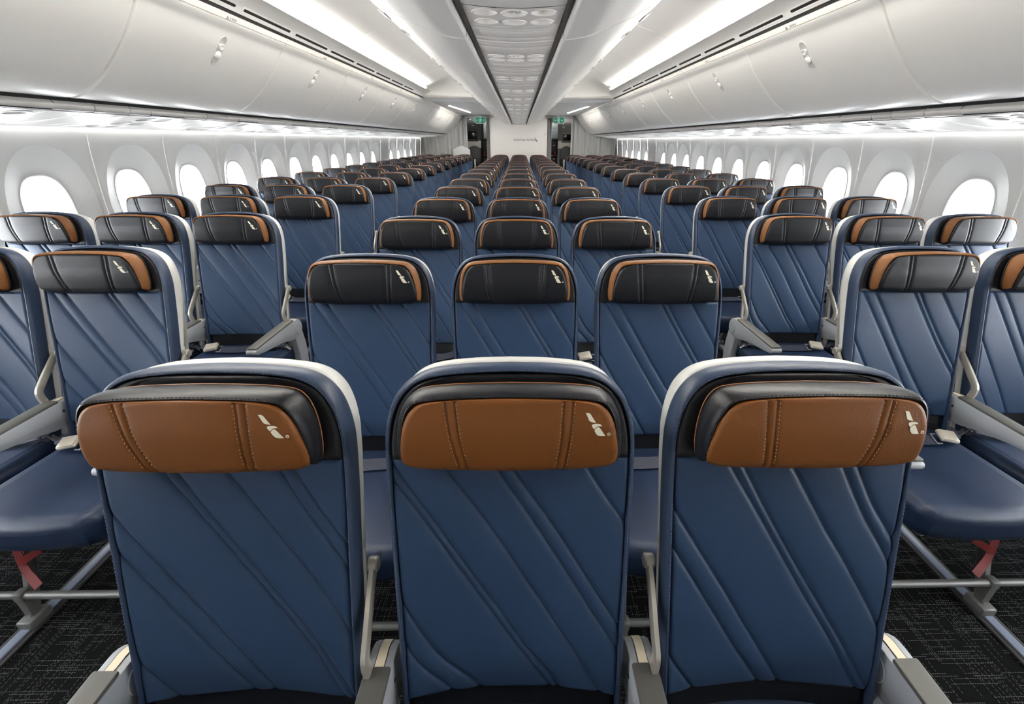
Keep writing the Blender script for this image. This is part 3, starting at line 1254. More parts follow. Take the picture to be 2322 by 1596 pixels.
MARKS = [(.006, .012), (.004, .004), (.008, .012), (.004, .012), (.007, .010), (.008, .012)]
SEAM0 = 2.330
for sd, side in ((-1, 'left'), (1, 'right')):
    door, head = make_door(sd, BAY - .006), make_header(sd, BAY - .002)
    latch, pad_u, pad_d, marks = make_latch(sd), make_paddle(sd, 1), make_paddle(sd, 0), make_marks(sd, MARKS)
    for k in range(0, 10):
        yc = SEAM0 - BAY / 2 + k * BAY
        ln = BAY
        t = thing('overhead_bin', f'white closed overhead bin on the {side} side, {ORD[k]} from the camera', 'overhead bin', sloc(yc), SROT, f'overhead bins along the {side} side')
        d = obj('door', door, t)
        la = obj('latch', latch, d)
        obj('paddle', pad_u, la)
        obj('paddle', pad_d, la)
        h = obj('header_strip', head, t)
        if k < 6:
            mk = obj('seat_marks', marks, h)
            if k == 1:
                p = BINP[3]
                tm = obj('row_number', text_mesh('26', .022, PRINT), h)
                ang = math.atan2(BINN[3][1], BINN[3][0])
                nn = Vector((sd * BINN[3][0], 0, BINN[3][1]))
                upv = Vector((-sd * _t[3][0], 0, -_t[3][1])).normalized()
                rt = upv.cross(nn).normalized()
                q = Vector((sd * p[0], -.045 if sd < 0 else .075, p[1])) + nn * .0012
                tm.matrix_local = Matrix(((rt.x, upv.x, nn.x, q.x), (rt.y, upv.y, nn.y, q.y), (rt.z, upv.z, nn.z, q.z), (0, 0, 0, 1)))
    # plain bin wall ahead of the first door and black gaps above and below the doors
    m = MB()
    extrude_y(m, [tuple(p + [.02, .02]) for p in BINP], (Y_F, Y_A), sd, flip=True)
    sobj('trim_%d' % tn, m.mesh('bin_housing', MATS['dark_plastic']))
    tn += 1
    m = MB()
    extrude_y(m, [(1.545, .585), (1.532, .605), (1.524, .622), (1.512, .640)], (Y_F, Y_A), sd, flip=True)
    extrude_y(m, [(2.02, .175), (2.040, .17), (2.054, .14), (2.06, .11)], (Y_F, Y_A), sd, flip=True)
    sobj('trim_%d' % tn, m.mesh('gap_strip', GAP))
    tn += 1
    # vent rail
    YE = 7.75
    rail = [(1.530, .640), (1.514, .617), (1.509, .616), (1.502, .624), (1.4906, .638), (1.476, .6515), (1.445, .671), (1.418, .687), (1.400, .695), (1.398, .701), (1.42, .715)]
    m = MB()
    extrude_y(m, rail, (Y_F, 8.3), sd, flip=True)
    sobj('trim_%d' % tn, m.mesh('vent_rail', WHITE, angle=30))
    tn += 1
    # ridge lines on the rail joints
    # air slots
    ms = MB()
    ln = .545
    c0, c1 = np.array([1.4965, .6315]), np.array([1.4845, .6445])
    dv = (c1 - c0) / np.linalg.norm(c1 - c0)
    nv = np.array([-dv[1], dv[0]]) * -1
    cm = (c0 + c1) / 2
    if nv[1] > 0:
        nv = -nv
    th = np.linspace(0, 2 * math.pi, 28, endpoint=False)

    def slot(k, n, half):
        out = []
        for a in th:
            ss = math.sin(a) * k
            yy = math.cos(a) * k + (half - k if math.cos(a) > 0 else -half + k)
            q = cm + dv * ss + nv * n
            out.append((sd * q[0], yy, q[1]))
        return out
    ms.grid(np.array([slot(.0185, -.001, ln / 2 + .014), slot(.0175, .0022, ln / 2 + .013), slot(.012, .0026, ln / 2 + .005), slot(.0078, .0016, ln / 2)]), cv=True, flip=sd > 0)
    bez = ms.mesh('bezel', WHITE, angle=40)
    ms = MB()
    ms.add(slot(.0079, .0018, ln / 2), [list(range(28))])
    dark = ms.mesh('slot', GAP, smooth=False)
    for k in range(-1, 8):
        yc = 2.9787 + (k + 1) * BAY / 2 - .30
        if yc + .3 > YE:
            break
        t = thing('air_vent', f'long black air slot over the {side} bins, {ORD[k + 1]} from the camera', 'air vent', sloc(yc), SROT, f'air slots over the {side} bins')
        obj('bezel', bez, t)
        obj('slot', dark, t)
    # cove light and vaulted ceiling
    m = MB()
    extrude_y(m, [(1.400, .700), (1.394, .699), (1.382, .7045), (1.374, .711), (1.375, .717)], (-.3, YE), sd, flip=True)
    sobj('trim_%d' % tn, m.mesh('cove_light', LEDM))
    tn += 1
    carc = catmull([(1.45, .742), (1.41, .750), (1.35, .760), (1.28, .775), (1.21, .798), (1.12, .829), (1.04, .853), (.94, .878), (.80, .900), (.66, .915), (.45, .928), (.0, .935)], 4)
    y0 = Y_F
    ks = [3.28 + BAY * j - .04 for j in range(-3, 4)]
    yb = [Y_F] + [y for y in ks if Y_F < y < YE - .4] + [YE]
    for a, b in zip(yb[:-1], yb[1:]):
        m = MB()
        yy = np.r_[0, .003, .008, .014, np.linspace(.03, b - a - .03, 5), b - a - .014, b - a - .008, b - a - .003, b - a] + a
        off = roll(np.minimum(yy - a, b - yy), .008) * .7
        tg = np.gradient(carc, axis=0)
        tg /= np.linalg.norm(tg, axis=1)[:, None]
        nn = np.stack([tg[:, 1], -tg[:, 0]], -1)
        nn[nn[:, 1] > 0] *= -1
        m.grid(np.array([[(sd * x, y, h) for x, h in carc + nn * o_] for y, o_ in zip(yy, off)]), flip=sd < 0)
        sobj('ceiling', m.mesh('ceiling_panel', CEILW, angle=40))
    # round speaker or light cover rims by the centre bins
    # vault end, beam and the low ceiling towards the galley
    m = MB()
    rows = []
    for k in range(13):
        t_ = k / 12
        y = YE + .002 + .72 * math.sin(t_ * math.pi / 2)
        hh = 1 - math.cos(t_ * math.pi / 2)
        rows.append([(sd * (x + .06 * hh * (x > .6)), y - .30 * (x / 1.35) ** 3 * t_, h * (1 - hh) + hh * min(h, .645)) for x, h in carc])
    m.grid(np.array(rows), flip=sd < 0)
    sobj('ceiling', m.mesh('vault_end', CEILW, angle=60))
    last = np.array(rows[-1])
    m = MB()
    seq = [last, last + [0, .012, -.006], last + [0, .05, -.035], last + [0, .12, -.068], last + [0, .19, -.074], last + [0, .24, -.066], last + [0, .25, -.03]]
    m.grid(np.array(seq), flip=sd < 0)
    sobj('trim_%d' % tn, m.mesh('arch_beam', WHITE, angle=60))
    tn += 1
    m = MB()
    pr = [(1.56, .592), (1.50, .600), (1.42, .603), (1.0, .606), (.52, .606)]
    extrude_y(m, pr, (8.05, 10, Y_A, 14.2), sd, flip=True)
    sobj('ceiling', m.mesh('low_ceiling', WHITE))
    m = MB()
    for (xa, ya), (xb, yb_) in (((1.37, 9.9), (1.20, 12.2)),):
        m.add([(sd * xa, ya, .600), (sd * xb, yb_, .6015), (sd * (xb - .035), yb_, .6015), (sd * (xa - .03), ya, .600)], [(0, 1, 2, 3)])
    sobj('trim_%d' % tn, m.mesh('low_ceiling_light', LEDA, smooth=False))
    tn += 1

    # ------------------------------------------------ band under the bins with reading lights
    def band(x):
        t_ = (np.asarray(x, float) - 2.05) / .590
        return .113 - .056 * t_ - .010 * np.sin(np.pi * np.clip(t_, 0, 1))
    xs = np.linspace(2.05, 2.64, 16)
    bprof = [(2.055, .16), (2.038, .140), (2.036, .136), (2.040, .122), (2.050, .1175)] + [(x, float(band(x)) + (.0 if i else .001)) for i, x in enumerate(xs)] + [(2.643, .062), (2.635, .085)]
    PY, PL = .862, .285
    py0 = 2.14 - .862

    def band_piece(ya, yb2):
        m_ = MB()
        yy = np.array([ya, ya + .003, ya + .007, yb2 - .007, yb2 - .003, yb2])
        o_ = np.array([.004, .001, 0, 0, .001, .004])
        m_.grid(np.array([[(sd * x, y, h + e) for x, h in bprof] for y, e in zip(yy, o_)]), flip=sd > 0)
        return m_.mesh('band_panel', PSUW, angle=50)
    RC, NX = .048, (2.145, 2.295, 2.445)

    def cell(m_, x0, x1, y0, y1, cx_, cyy):
        cor = [math.atan2(b, a) % (2 * math.pi) for a in (x0 - cx_, x1 - cx_) for b in (y0 - cyy, y1 - cyy)]
        th_ = np.sort(np.r_[np.linspace(0, 2 * math.pi, 28, endpoint=False) + .02, cor])
        c, s_ = np.cos(th_), np.sin(th_)
        Rb = np.minimum(np.where(c > 0, x1 - cx_, cx_ - x0) / np.maximum(np.abs(c), 1e-6), np.where(s_ > 0, y1 - cyy, cyy - y0) / np.maximum(np.abs(s_), 1e-6))
        rows_ = []
        for r_2 in (np.full(len(th_), RC), RC + (Rb - RC) * .5, Rb):
            xx = cx_ + r_2 * c
            rows_.append(np.stack([sd * xx, cyy + r_2 * s_, band(xx)], -1))
        m_.grid(np.array(rows_), cv=True, flip=sd < 0)
    m = MB()
    edges_x = [2.07, 2.22, 2.37, 2.52]
    for i in range(3):
        for j, (ya, yb2) in enumerate(((-PL / 2, 0), (0, PL / 2))):
            cell(m, edges_x[i], edges_x[i + 1], ya, yb2, NX[i], (-.066, .066)[j])
    for xa, xb in ((2.05, 2.07), (2.52, 2.64)):
        xx = np.linspace(xa, xb, 5)
        m.grid(np.array([[(sd * x, y, float(band(x))) for x in xx] for y in (-PL / 2, PL / 2)]), flip=sd > 0)
    m.grid(np.array([[(sd * x, y, h) for x, h in bprof[:5]] for y in (-PL / 2, PL / 2)]), flip=sd > 0)
    psu_panel = m.mesh('panel', PSUW, angle=50)

    def cup(cx_, cyy, kind):
        m_ = MB()
        z = float(band(cx_))
        tilt = Vector((sd * -.115, 0, -1)).normalized()
        pr_ = [(RC + .006, -.001), (RC + .005, .0022), (RC + .001, .003), (RC - .003, .001), (RC - .008, -.010), (RC - .020, -.020), (RC - .034, -.024), (.0, -.024)]
        m_.lathe((sd * cx_, cyy, z), pr_, 26, axis=tilt)
        if kind == 1:
            m_.lathe((sd * cx_, cyy, z), [(.017, -.024), (.016, -.006), (.011, -.002), (.0, -.002)], 16, axis=tilt, mi=1)
        return m_.mesh('reading_light' if kind == 0 else 'air_nozzle', [PSUW, LEDR], angle=50)
    cups = [(cup(NX[i], (-.066, .066)[j], int(i == 1)), 'air_nozzle' if i == 1 else 'reading_light') for i in range(3) for j in range(2)]
    yprev = Y_F
    for k in range(13):
        yc = py0 + k * PY
        t = thing('passenger_service_unit', f'white service unit with six round lights under the {side} bins, {ORD[k]} from the camera', 'service unit', sloc(yc), SROT, f'service units under the {side} bins')
        obj('panel', psu_panel, t)
        for me, nm in cups:
            obj(nm, me, t)
        b = yc - PL / 2
        cuts = [yprev, b] if k == 0 else [yprev, yprev + (b - yprev) * .36, yprev + (b - yprev) * .74, b]
        for a, c in zip(cuts[:-1], cuts[1:]):
            sobj('trim_%d' % tn, band_piece(a + .0012, c - .0012))
            tn += 1
        yprev = yc + PL / 2
    sobj('trim_%d' % tn, band_piece(yprev + .001, Y_A))
    tn += 1
    m = MB()
    extrude_y(m, [(2.646, .064), (2.646, .084)], (.2, Y_A), sd, flip=True)
    sobj('trim_%d' % tn, m.mesh('sidewall_light', LEDS))
    tn += 1

# ------------------------------------------------------------------ centre bins
CH = .378
CP = catmull([(.196, .3765), (.205, .3705), (.228, .3720), (.29, .382), (.354, .4035), (.444, .436), (.505, .4645), (.555, .490), (.574, .500), (.580, .505), (.583, .511)], 5)
_ct = np.gradient(CP, axis=0)
_ct /= np.linalg.norm(_ct, axis=1)[:, None]
CN = np.stack([_ct[:, 1], -_ct[:, 0]], -1)
CB = 1.174


def cobj_loc(y0):
    return sloc(y0)


def cstruct(name, me, y0=0.0):
    o = obj(name, me, None, cobj_loc(y0), SROT)
    o['kind'] = 'structure'
    return o


for sd, side in ((-1, 'left'), (1, 'right')):
    m = MB()
    ln = CB - .005
    yy = np.r_[np.linspace(0, .016, 8), np.linspace(.016, ln - .016, 12)[1:-1], np.linspace(ln - .016, ln, 8)] - ln / 2
    off = roll(np.minimum(yy + ln / 2, ln / 2 - yy), .012)
    rows = []
    for y, o_ in zip(yy, off):
        q = CP + CN * o_
        rows.append([(sd * .196, y, .41)] + [(sd * a, y, h) for a, h in q] + [(sd * .54, y, .53)])
    m.grid(np.array(rows), flip=sd < 0)
    for k, fl in ((0, sd > 0), (-1, sd < 0)):
        a = np.array(rows[k])
        m.grid(np.array([a, a + np.array([-sd * .02, 0, .05])]), flip=fl)
    door = m.mesh('door', CBINW, angle=45)
    # latch: dark finger slot near the upper edge, with a pale tab
    i = 37
    p, tg, nr = CP[i], _ct[i], CN[i]
    m = MB()
    th = np.linspace(0, 2 * math.pi, 24, endpoint=False)

    def cpt(s_, y, n):
        q = p + tg * s_ + nr * n
        return (sd * q[0], y, q[1])
    m.grid(np.array([[cpt(math.sin(a) * .020 * k, math.cos(a) * .07 * k, n) for a in th] for k, n in ((1.08, -.001), (1.06, .002), (1, .0022), (.94, .0008), (.5, .0006), (.03, .0006))]), cv=True, flip=sd < 0)
    latch = m.mesh('latch', SHELL, angle=50)
    m = MB()
    m.add([cpt(-.012, -.05, .0016), cpt(.006, .05, .0016), cpt(.013, .05, .0016), cpt(.006, -.01, .0016), cpt(.014, -.04, .0016)], [(0, 1, 2, 3, 4)])
    grip = m.mesh('finger_grip', STRIPG, smooth=False)
    m = MB()
    m.grid(np.array([[cpt(s_ + .016, y - .33, n) for s_, n in ((-.016, 0), (-.014, .004), (.012, .004), (.014, 0))] for y in (-.06, .06)]), flip=sd < 0)
    tab = m.mesh('pull_tab', SHELL, smooth=False)
    for k in range(0, 10):
        yc = 2.178 - CB / 2 + k * CB
        if yc + CB / 2 > Y_A + .05:
            break
        t = thing('centre_overhead_bin', f'white centre bin over the middle seats, {side} face, {ORD[k]} from the camera', 'overhead bin', cobj_loc(yc), SROT, f'centre bins facing the {side} aisle')
        d = obj('door', door, t)
        la = obj('latch', latch, d)
        obj('finger_grip', grip, la)
        obj('pull_tab', tab, d)
    yl = yc - CB / 2 if yc + CB / 2 > Y_A + .05 else yc + CB / 2
    m = MB()
    extrude_y(m, [(.196, .41)] + [tuple(q) for q in CP], (yl + .003, Y_A), sd)
    extrude_y(m, [(.196, .41)] + [tuple(q) for q in CP], (Y_F, 2.178 - CB - .003), sd)
    extrude_y(m, [(.55, .51), (.56, .93)], (Y_F, Y_A), sd)
    cstruct('trim_%d' % tn, m.mesh('centre_bin_filler', CBINW))
    tn += 1
    m = MB()
    extrude_y(m, [(.165, .390), (.167, .405), (.196, .405), (.1965, .377)], (Y_F, Y_A), sd)
    cstruct('trim_%d' % tn, m.mesh('dark_channel', STRIPG))
    tn += 1

HWP = .1655


def cband(x):
    return CH + .010 * (np.asarray(x, float) / HWP) ** 2


def cpiece(ya, yb2, step=0.0):
    m_ = MB()
    xs_ = np.linspace(-HWP, HWP, 15)
    yy_ = np.array([ya, ya + .002, ya + .006, yb2 - .006, yb2 - .002, yb2])
    o_ = np.array([.005, .0015, 0, 0, .0015, .005]) + step
    m_.grid(np.array([[(-HWP - .001, y, .403)] + [(x, y, float(cband(x)) + e) for x in xs_] + [(HWP + .001, y, .403)] for y, e in zip(yy_, o_)]), flip=False)
    return m_.mesh('centre_panel', CPSU, angle=50)


CPY = .834
CC = .0425
m = MB()
CPL = .250


def ccell(m_, x0, x1, y0, y1, cx_, cyy):
    cor = [math.atan2(b, a) % (2 * math.pi) for a in (x0 - cx_, x1 - cx_) for b in (y0 - cyy, y1 - cyy)]
    th_ = np.sort(np.r_[np.linspace(0, 2 * math.pi, 32, endpoint=False) + .02, cor])
    c, s_ = np.cos(th_), np.sin(th_)
    Rb = np.minimum(np.where(c > 0, x1 - cx_, cx_ - x0) / np.maximum(np.abs(c), 1e-6), np.where(s_ > 0, y1 - cyy, cyy - y0) / np.maximum(np.abs(s_), 1e-6))
    rows_ = []
    for k_ in (0, .5, 1):
        r_3 = CC + (np.maximum(Rb, CC) - CC) * k_
        xx = cx_ + r_3 * c
        rows_.append(np.stack([xx, cyy + r_3 * s_, cband(xx)], -1))
    m_.grid(np.array(rows_), cv=True)


CXX = (-.096, 0, .096)
for i, (x0, x1) in enumerate(((-.144, -.048), (-.048, .048), (.048, .144))):
    for j, (ya, yb2) in enumerate(((-CPL / 2, 0), (0, CPL / 2))):
        ccell(m, x0, x1, ya, yb2, CXX[i], (-.0625, .0625)[j])
for xa, xb in ((-HWP, -.144), (.144, HWP)):
    m.grid(np.array([[(x, y, float(cband(x))) for x in (xa, xb)] for y in (-CPL / 2, CPL / 2)]))
cpanel = m.mesh('panel', CPSU, angle=50)


def ccup(cx_, cyy, kind):
    m_ = MB()
    z = float(cband(cx_))
    ax = (0, 0, -1)
    pr_ = [(CC + .003, -.001), (CC + .002, .002), (CC - .001, .0026), (CC - .004, .0005), (CC - .008, -.016), (CC - .018, -.030), (CC - .032, -.037), (.0, -.039)]
    m_.lathe((cx_, cyy, z), pr_, 30, axis=ax)
    if kind:
        m_.lathe((cx_, cyy, z), [(.030, -.024), (.029, -.008), (.022, -.004), (.018, -.008), (.010, -.010), (0, -.010)], 24, axis=ax, mi=0)
    if kind == 2:
        for a in range(3):
            an = a * 2 * math.pi / 3 + .5
            m_.box((cx_ + .013 * math.cos(an), cyy + .013 * math.sin(an), z + .008), (.011, .006, .012), .001, Matrix.Rotation(an, 3, 'Z'), mi=1)
    return m_.mesh('cup', [CPSU, CHROME], angle=50)


ccups = [(ccup(CXX[i], (-.0625, .0625)[j], (0 if i != 1 else (2 if j == 0 else 1))), 'air_nozzle' if i == 1 else 'reading_light') for i in range(3) for j in range(2)]
m = MB()
for sx in (-1, 1):
    rows = []
    for a in np.linspace(-1.1, 1.1, 9):
        w_ = .014 * math.cos(a * 1.4)
        xo = sx * (.108 + .014 * math.cos(a)) 
        rows.append([(xo, .030 * math.sin(a), float(cband(xo)) - .0015), (xo - sx * w_, .030 * math.sin(a) * .9, float(cband(xo)) - .0015)])
    m.grid(np.array(rows), flip=sx > 0)
recess = m.mesh('finger_recess', STRIPG, smooth=False)
yprev = Y_F
CY0 = 1.870 - CPY
for k in range(13):
    yc = CY0 + k * CPY
    if yc > Y_A - .2:
        break
    t = thing('centre_service_unit', f'six round lights and nozzles under the centre bins, {ORD[k]} group from the camera', 'service unit', cobj_loc(yc), SROT, 'service units under the centre bins')
    obj('panel', cpanel, t)
    for me, nm in ccups:
        obj(nm, me, t)
    b = yc - CPL / 2
    cuts = [yprev, b] if k == 0 else [yprev, yprev + .055, yprev + .22, yprev + .29, yprev + .325, b - .16, b]
    for q, (a, c) in enumerate(zip(cuts[:-1], cuts[1:])):
        o = cstruct('trim_%d' % tn, cpiece(a + .001, c - .001, -.002 if q == 3 else 0))
        tn += 1
        if q == 1 and k:
            dd = thing('mask_door', f'flat oxygen mask door behind the {ORD[k - 1]} group of centre lights', 'panel door', cobj_loc((a + c) / 2), SROT, 'mask doors under the centre bins')
            mm = MB()
            xs_ = np.linspace(-.136, .136, 13)
            hh_ = (c - a) / 2 - .03
            mm.grid(np.array([[(x, y, float(cband(x)) - e) for x in xs_] for y, e in ((-hh_, -.001), (-hh_ + .004, .0018), (hh_ - .004, .0018), (hh_, -.001))]), flip=False)
            obj('door_panel', mm.mesh('door_panel', CPSU, angle=50), dd)
            obj('finger_recess', recess, dd)
    yprev = yc + CPL / 2
cstruct('trim_%d' % tn, cpiece(yprev + .001, Y_A))
tn += 1

# ------------------------------------------------------------------ aft end
m = MB()
m.box((-.018, Y_A + .03, 1.10), (1.552, .05, 2.2), .008)
bh = obj('wall_bulkhead', m.mesh('wall_bulkhead', CBINW))
bh['kind'] = 'structure'
RX = Matrix.Rotation(math.pi / 2, 4, 'X')
lt = obj('wall_lettering', text_mesh('American Airlines', .098, PRINT, 'LEFT'), None, (-.155, Y_A + .0035, 1.486), (math.pi / 2, 0, 0))
lt.scale = (.87, 1, 1)
tag(lt, 'small grey airline lettering with a slanted mark on the aft partition', 'lettering')
m = MB()
for pl in EMB:
    m.add([((x - 420) * 1.16e-4, 0, -(y - 345) * 1.16e-4) for x, y in pl], [list(range(len(pl)))[::-1]])
sy = obj('tail_mark', m.mesh('tail_mark', PRINT, smooth=False), lt)
sy.matrix_parent_inverse = lt.matrix_world.inverted()
bpy.context.view_layer.update()
sy.matrix_parent_inverse = (Matrix.Translation(lt.location) @ RX @ Matrix.Diagonal((.87, 1, 1, 1))).inverted()
sy.location = (.415, Y_A + .0025, 1.541)
for sx_, nm in ((.70, 'switch_plate'),):
    m = MB()
    m.box((sx_, Y_A + .003, 1.63), (.035, .006, .075), .002)
    m.lathe((sx_, Y_A - .0005, 1.645), [(0, .002), (.006, .002), (.006, 0)], 10, axis=(0, -1, 0), mi=1)
    m.lathe((sx_, Y_A - .0005, 1.615), [(0, .002), (.006, .002), (.006, 0)], 10, axis=(0, -1, 0), mi=1)
    tag(obj(nm, m.mesh(nm, [WHITE, PRINT])), 'small white plate with two buttons on the aft partition', 'switch')


def curtain(name, x0, x1, z0, z1, y, folds, amp, label, flare=0):
    m_ = MB()
    n = folds * 10
    xs_ = np.linspace(0, 1, n + 1)
    zs = np.linspace(0, 1, 12)
    rng = np.random.RandomState(folds)
    ph = rng.rand(4) * 6
    rows_ = []
    for q in zs:
        row = []
        for t_ in xs_:
            w_ = 2 * math.pi * folds * t_
            dy = amp * (np.sign(math.sin(w_)) * abs(math.sin(w_)) ** .6 + .35 * math.sin(w_ * .37 + ph[0] + q * 1.5) + .25 * math.sin(w_ * 1.7 + ph[1] - q * 2))
            x = x0 + (x1 - x0) * t_
            x += flare * (1 - q) * (t_ - .5) * (x1 - x0)
            row.append((x, y + dy, z0 + (z1 - z0) * q))
        rows_.append(row)
    m_.grid(np.array(rows_))
    return tag(obj(name, m_.mesh(name, CURT, angle=70)), label, 'curtain')


curtain('curtain', -2.66, -1.43, .03, 2.06, Y_A + .075, 11, .022, 'wide grey pleated curtain closing the left side at the aft end')
curtain('curtain', 1.43, 2.66, .03, 2.06, Y_A + .075, 11, .022, 'wide grey pleated curtain closing the right side at the aft end')
curtain('curtain', -.885, -.80, .03, 2.02, Y_A + .02, 4, .03, 'narrow gathered grey curtain beside the partition, left doorway', .35)
curtain('curtain', .77, .875, .03, 2.02, Y_A + .02, 4, .03, 'narrow gathered grey curtain beside the partition, right doorway', .35)
for sd, xa, xb, side in ((-1, -1.425, -.775, 'left'), (1, .755, 1.425, 'right')):
    m = MB()
    m.box(((xa + xb) / 2, Y_A, 2.036), (abs(xb - xa) + .05, .035, .050), .006)
    for x in (xa, xb):
        m.box((x, Y_A, 2.053), (.045, .045, .075), .006)
    o = tag(obj('curtain_rail', m.mesh('curtain_rail', SHELL)), f'white curtain rail across the {side} galley doorway', 'rail')
    for k, x in enumerate((xa, xb)):
        m = MB()
        m.box((x, Y_A + .05, 1.05), (.03, .05, 2.1), .004)
        o = obj('trim_%d' % tn, m.mesh('door_jamb', SHELL if (k == 0) == (sd < 0) else STRIPG))
        o['kind'] = 'structure'
        tn += 1
    # exit sign
    cx_, cz = (-1.032, 1.952) if sd < 0 else (1.050, 1.958)
    t = thing('exit_sign', f'green exit sign with arrows in the {side} doorway', 'exit sign', (cx_, 13.32, cz), group='exit signs')

    def pillm(hw_, hh_, y0, y1, m2):
        mm = MB()
        pts = arc(hw_ - hh_, 0, hh_, -90, 90, 10) + arc(-hw_ + hh_, 0, hh_, 90, 270, 10)
        mm.prism(pts, y0, y1, r=.004, axes=(0, 2, 1))
        return mm.mesh('pill', m2)
    obj('frame', pillm(.163, .088, .0, .05, SHELL), t)
    obj('green_face', pillm(.138, .064, -.004, .004, GREEN), t)
    m = MB()
    for s2 in (-1, 1):
        m.box((s2 * .083, -.0055, 0), (.042, .002, .010))
        for a in (-1, 1):
            m.box((s2 * .096, -.0055, a * .009), (.028, .002, .009), rot=Matrix.Rotation(s2 * a * .75, 3, 'Y'))
    # pictogram: a figure stepping through a door frame
    for q in ((-.030, 0, .008, .10), (.030, 0, .008, .10), (0, .047, .066, .008), (0, -.047, .066, .008)):
        m.box((q[0], -.0055, q[1]), (q[2], .002, q[3]))
    m.lathe((.004, -.005, .028), [(0, .002), (.010, .002)], 12, axis=(0, -1, 0))
    for q in ((.000, .004, .016, .034, .15), (-.010, -.024, .010, .034, .5), (.012, -.022, .010, .032, -.6), (.014, .008, .026, .008, .3), (-.012, .006, .022, .008, -.4)):
        m.box((q[0], -.0055, q[1]), (q[2], .002, q[3]), rot=Matrix.Rotation(q[4], 3, 'Y'))
    obj('pictogram', m.mesh('pictogram', WHITE, smooth=False), t)
    m = MB()
    m.box((0, .025, .10), (.05, .03, .05), .004)
    obj('mount', m.mesh('mount', SHELL), t)
    # galley panel with monitor
    px0, px1 = (-1.60, -1.112) if sd < 0 else (1.122, 1.62)
    cxp = (px0 + px1) / 2
    t = thing('galley_monitor_unit', f'grey galley panel with a dark monitor in the {side} doorway', 'galley wall', (cxp, 14.33, 0), group='galley panels')
    m = MB()
    m.box((0, .03, 1.02), (px1 - px0, .06, 2.04), .004)
    obj('panel', m.mesh('panel', GALLEY if sd < 0 else GALLEYL), t)
    m = MB()
    m.box((0, -.004, 1.36), (px1 - px0, .02, .20), .004)
    obj('cream_panel', m.mesh('cream_panel', CBINW), t)
    mx, mz, mw_, mh_ = (-1.372 - cxp, 1.60, .285, .20) if sd < 0 else (1.378 - cxp, 1.561, .225, .165)
    m = MB()
    m.box((mx, -.010, mz - .01), (mw_ + .07, .03, mh_ + .10), .006)
    mo = obj('monitor', m.mesh('monitor', GALLEYL if sd > 0 else GALLEY), t)
    m = MB()
    m.box((mx, -.027, mz), (mw_, .006, mh_), .002)
    obj('screen', m.mesh('screen', SCREEN), mo)
    m = MB()
    m.box((mx, -.006, 1.47), (mw_ + .06, .03, .05), .004)
    obj('ledge', m.mesh('ledge', GALLEYL), t)
    m = MB()
    if sd > 0:
        for q in ((1.265, 1.90, .055, .05), (1.285, 1.925, .09, .03), (1.275, 1.82, .07, .05)):
            m.box((q[0] - cxp, -.003, q[1]), (q[2], .006, q[3]), .001)
    else:
        m.box((-1.33 - cxp, -.006, 1.85), (.055, .014, .03), .004)
        m.box((-1.40 - cxp, -.006, 2.0), (.06, .02, .03), .004)
    obj('placards', m.mesh('placard', SHELL), t)
    # folded crew seat
    kx = -1.305 if sd < 0 else 1.370
    t = thing('crew_seat', f'dark grey folded crew seat against the {side} galley panel', 'crew seat', (kx, 14.24, 0), group='crew seats')
    m = MB()
    hw_, zt = .185, 1.325
    pts = [(-hw_, .62), (hw_, .62), (hw_, 1.22), (hw_ - .02, 1.25)] + [(hw_ - .02 - (2 * hw_ - .04) * k / 10, 1.25 + (zt - 1.25) * math.sin(math.pi * k / 10)) for k in range(1, 10)] + [(-hw_ + .02, 1.25), (-hw_, 1.22)]
    m.prism(pts, -.05, .05, r=.015, axes=(0, 2, 1))
    obj('backrest', m.mesh('backrest', GALLEY), t)
    m = MB()
    m.box((0, -.075, .84), (.34, .05, .30), .02)
    obj('folded_seat', m.mesh('folded_seat', NAVY), t)
    m = MB()
    m.box((0, .0, .31), (.30, .08, .62), .01)
    obj('pedestal', m.mesh('pedestal', DARKP), t)
    # galley cart stack with shelves
    gx = -.978 if sd < 0 else 1.007
    t = thing('galley_rack', f'dark galley rack with shelves in the {side} doorway', 'galley rack', (gx, 14.75, 0), group='galley racks')
    m = MB()
    m.box((0, .12, 1.02), (.30, .04, 2.04))
    for x in (-.15, .15):
        m.box((x, 0, 1.02), (.016, .26, 2.04), .003)
    obj('carcass', m.mesh('carcass', GALLEY), t)
    for z in (.30, .78, 1.06, 1.50, 1.98):
        m = MB()
        m.box((0, 0, z), (.29, .25, .022), .004)
        obj('shelf', m.mesh('shelf', GALLEYL if z > 1.4 else SHELL), t)
    for z, hh_ in ((.53, .46), (.91, .25), (1.28, .40)):
        m = MB()
        m.box((0, -.02, z), (.27, .20, hh_ - .04), .006)
        dd = obj('drawer', m.mesh('drawer', DARKP), t)
        m = MB()
        m.box((.03, -.128, z + .06), (.06, .016, .022), .004)
        obj('handle', m.mesh('handle', SHELL), dd)
    m = MB()
    m.box((gx + .03, 14.70, 1.735), (.20, .2, .43), .012)
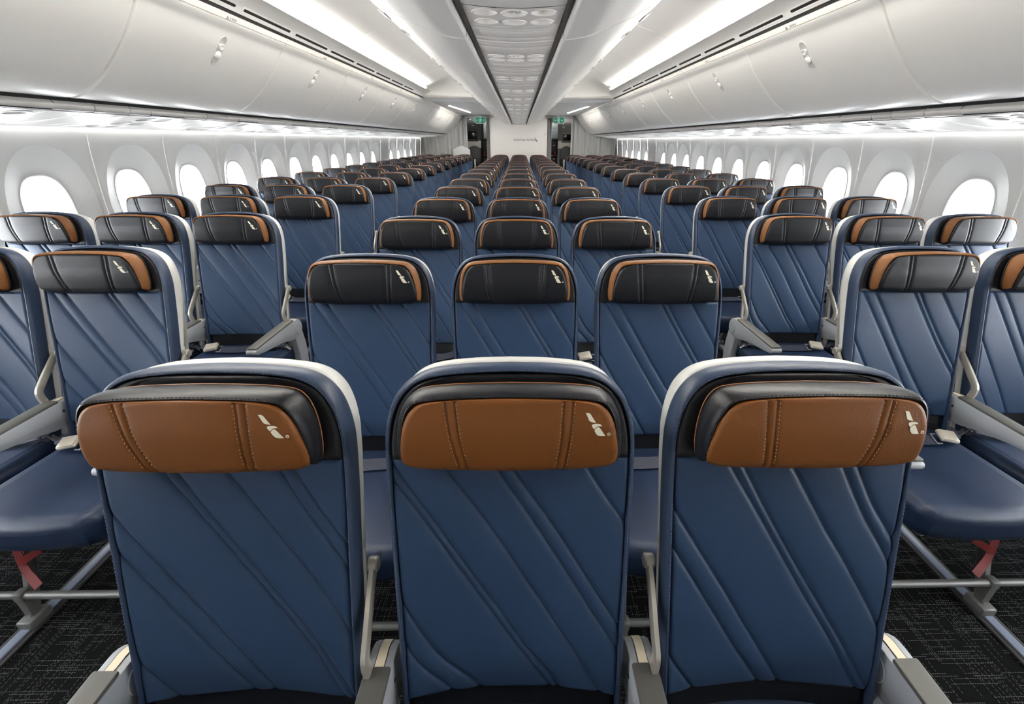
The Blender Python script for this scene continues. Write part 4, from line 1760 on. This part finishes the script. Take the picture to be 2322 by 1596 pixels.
    m.box((gx + .03, 14.598, 1.80), (.07, .004, .012), mi=1)
    m.box((gx + .01, 14.598, 1.70), (.02, .004, .03), mi=1)
    tag(obj('supply_box', m.mesh('supply_box', [PALEBL, PRINT])), f'pale blue box on the upper shelf of the {side} galley rack', 'box', 'boxes on the galley racks')
    m = MB()
    m.box((gx - .045 if sd < 0 else gx + .05, 14.56, 1.10), (.085, .06, .15), .016)
    m.box((gx - .045 if sd < 0 else gx + .05, 14.55, 1.185), (.05, .05, .03), .01)
    m.box((gx - .045 if sd < 0 else gx + .05, 14.60, 1.10), (.03, .03, .03), .006)
    tag(obj('red_handset', m.mesh('red_handset', RED)), f'red box hung on the {side} galley rack', 'box', 'red boxes on the galley racks')
    # white post by the last aisle seat
    wx = -1.215 if sd < 0 else 1.225
    m = MB()
    m.box((wx, 13.28, .52), (.035, .05, .96), .008)
    m.box((wx, 13.28, .02), (.08, .12, .03), .006)
    tag(obj('floor_post', m.mesh('floor_post', SHELL)), f'short white post in the {side} aisle by the aft doorway', 'post', 'white posts at the aft doorways')
for sd, side in ((-1, 'left'), (1, 'right')):  # fill lamps added out of view to brighten the aft doorways
    m = MB()
    m.box((sd * 1.15, 14.0, 2.30), (.5, .12, .02), .004)
    tag(obj('galley_fill_lamp', m.mesh('galley_fill_lamp', LEDG)), f'unseen fill lamp added over the {side} galley entrance', 'lamp', 'galley fill lamps')
t = thing('folded_crew_seat', 'light grey rounded seat back standing behind the last left row', 'crew seat', (-1.562, 13.30, 0))
m = MB()
hw_ = .228
pts = [(-hw_, .10), (hw_, .10), (hw_, 1.22), (hw_ - .015, 1.25)] + [(hw_ - .03 - (2 * hw_ - .06) * k / 12, 1.25 + .085 * math.sin(math.pi * k / 12)) for k in range(1, 12)] + [(-hw_ + .015, 1.25), (-hw_, 1.22)]
m.prism(pts, -.025, .025, r=.01, axes=(0, 2, 1))
obj('backrest', m.mesh('backrest', SHELL), t)
m = MB()
m.box((0, .0, .05), (.34, .12, .10), .01)
obj('foot', m.mesh('foot', SHELL), t)
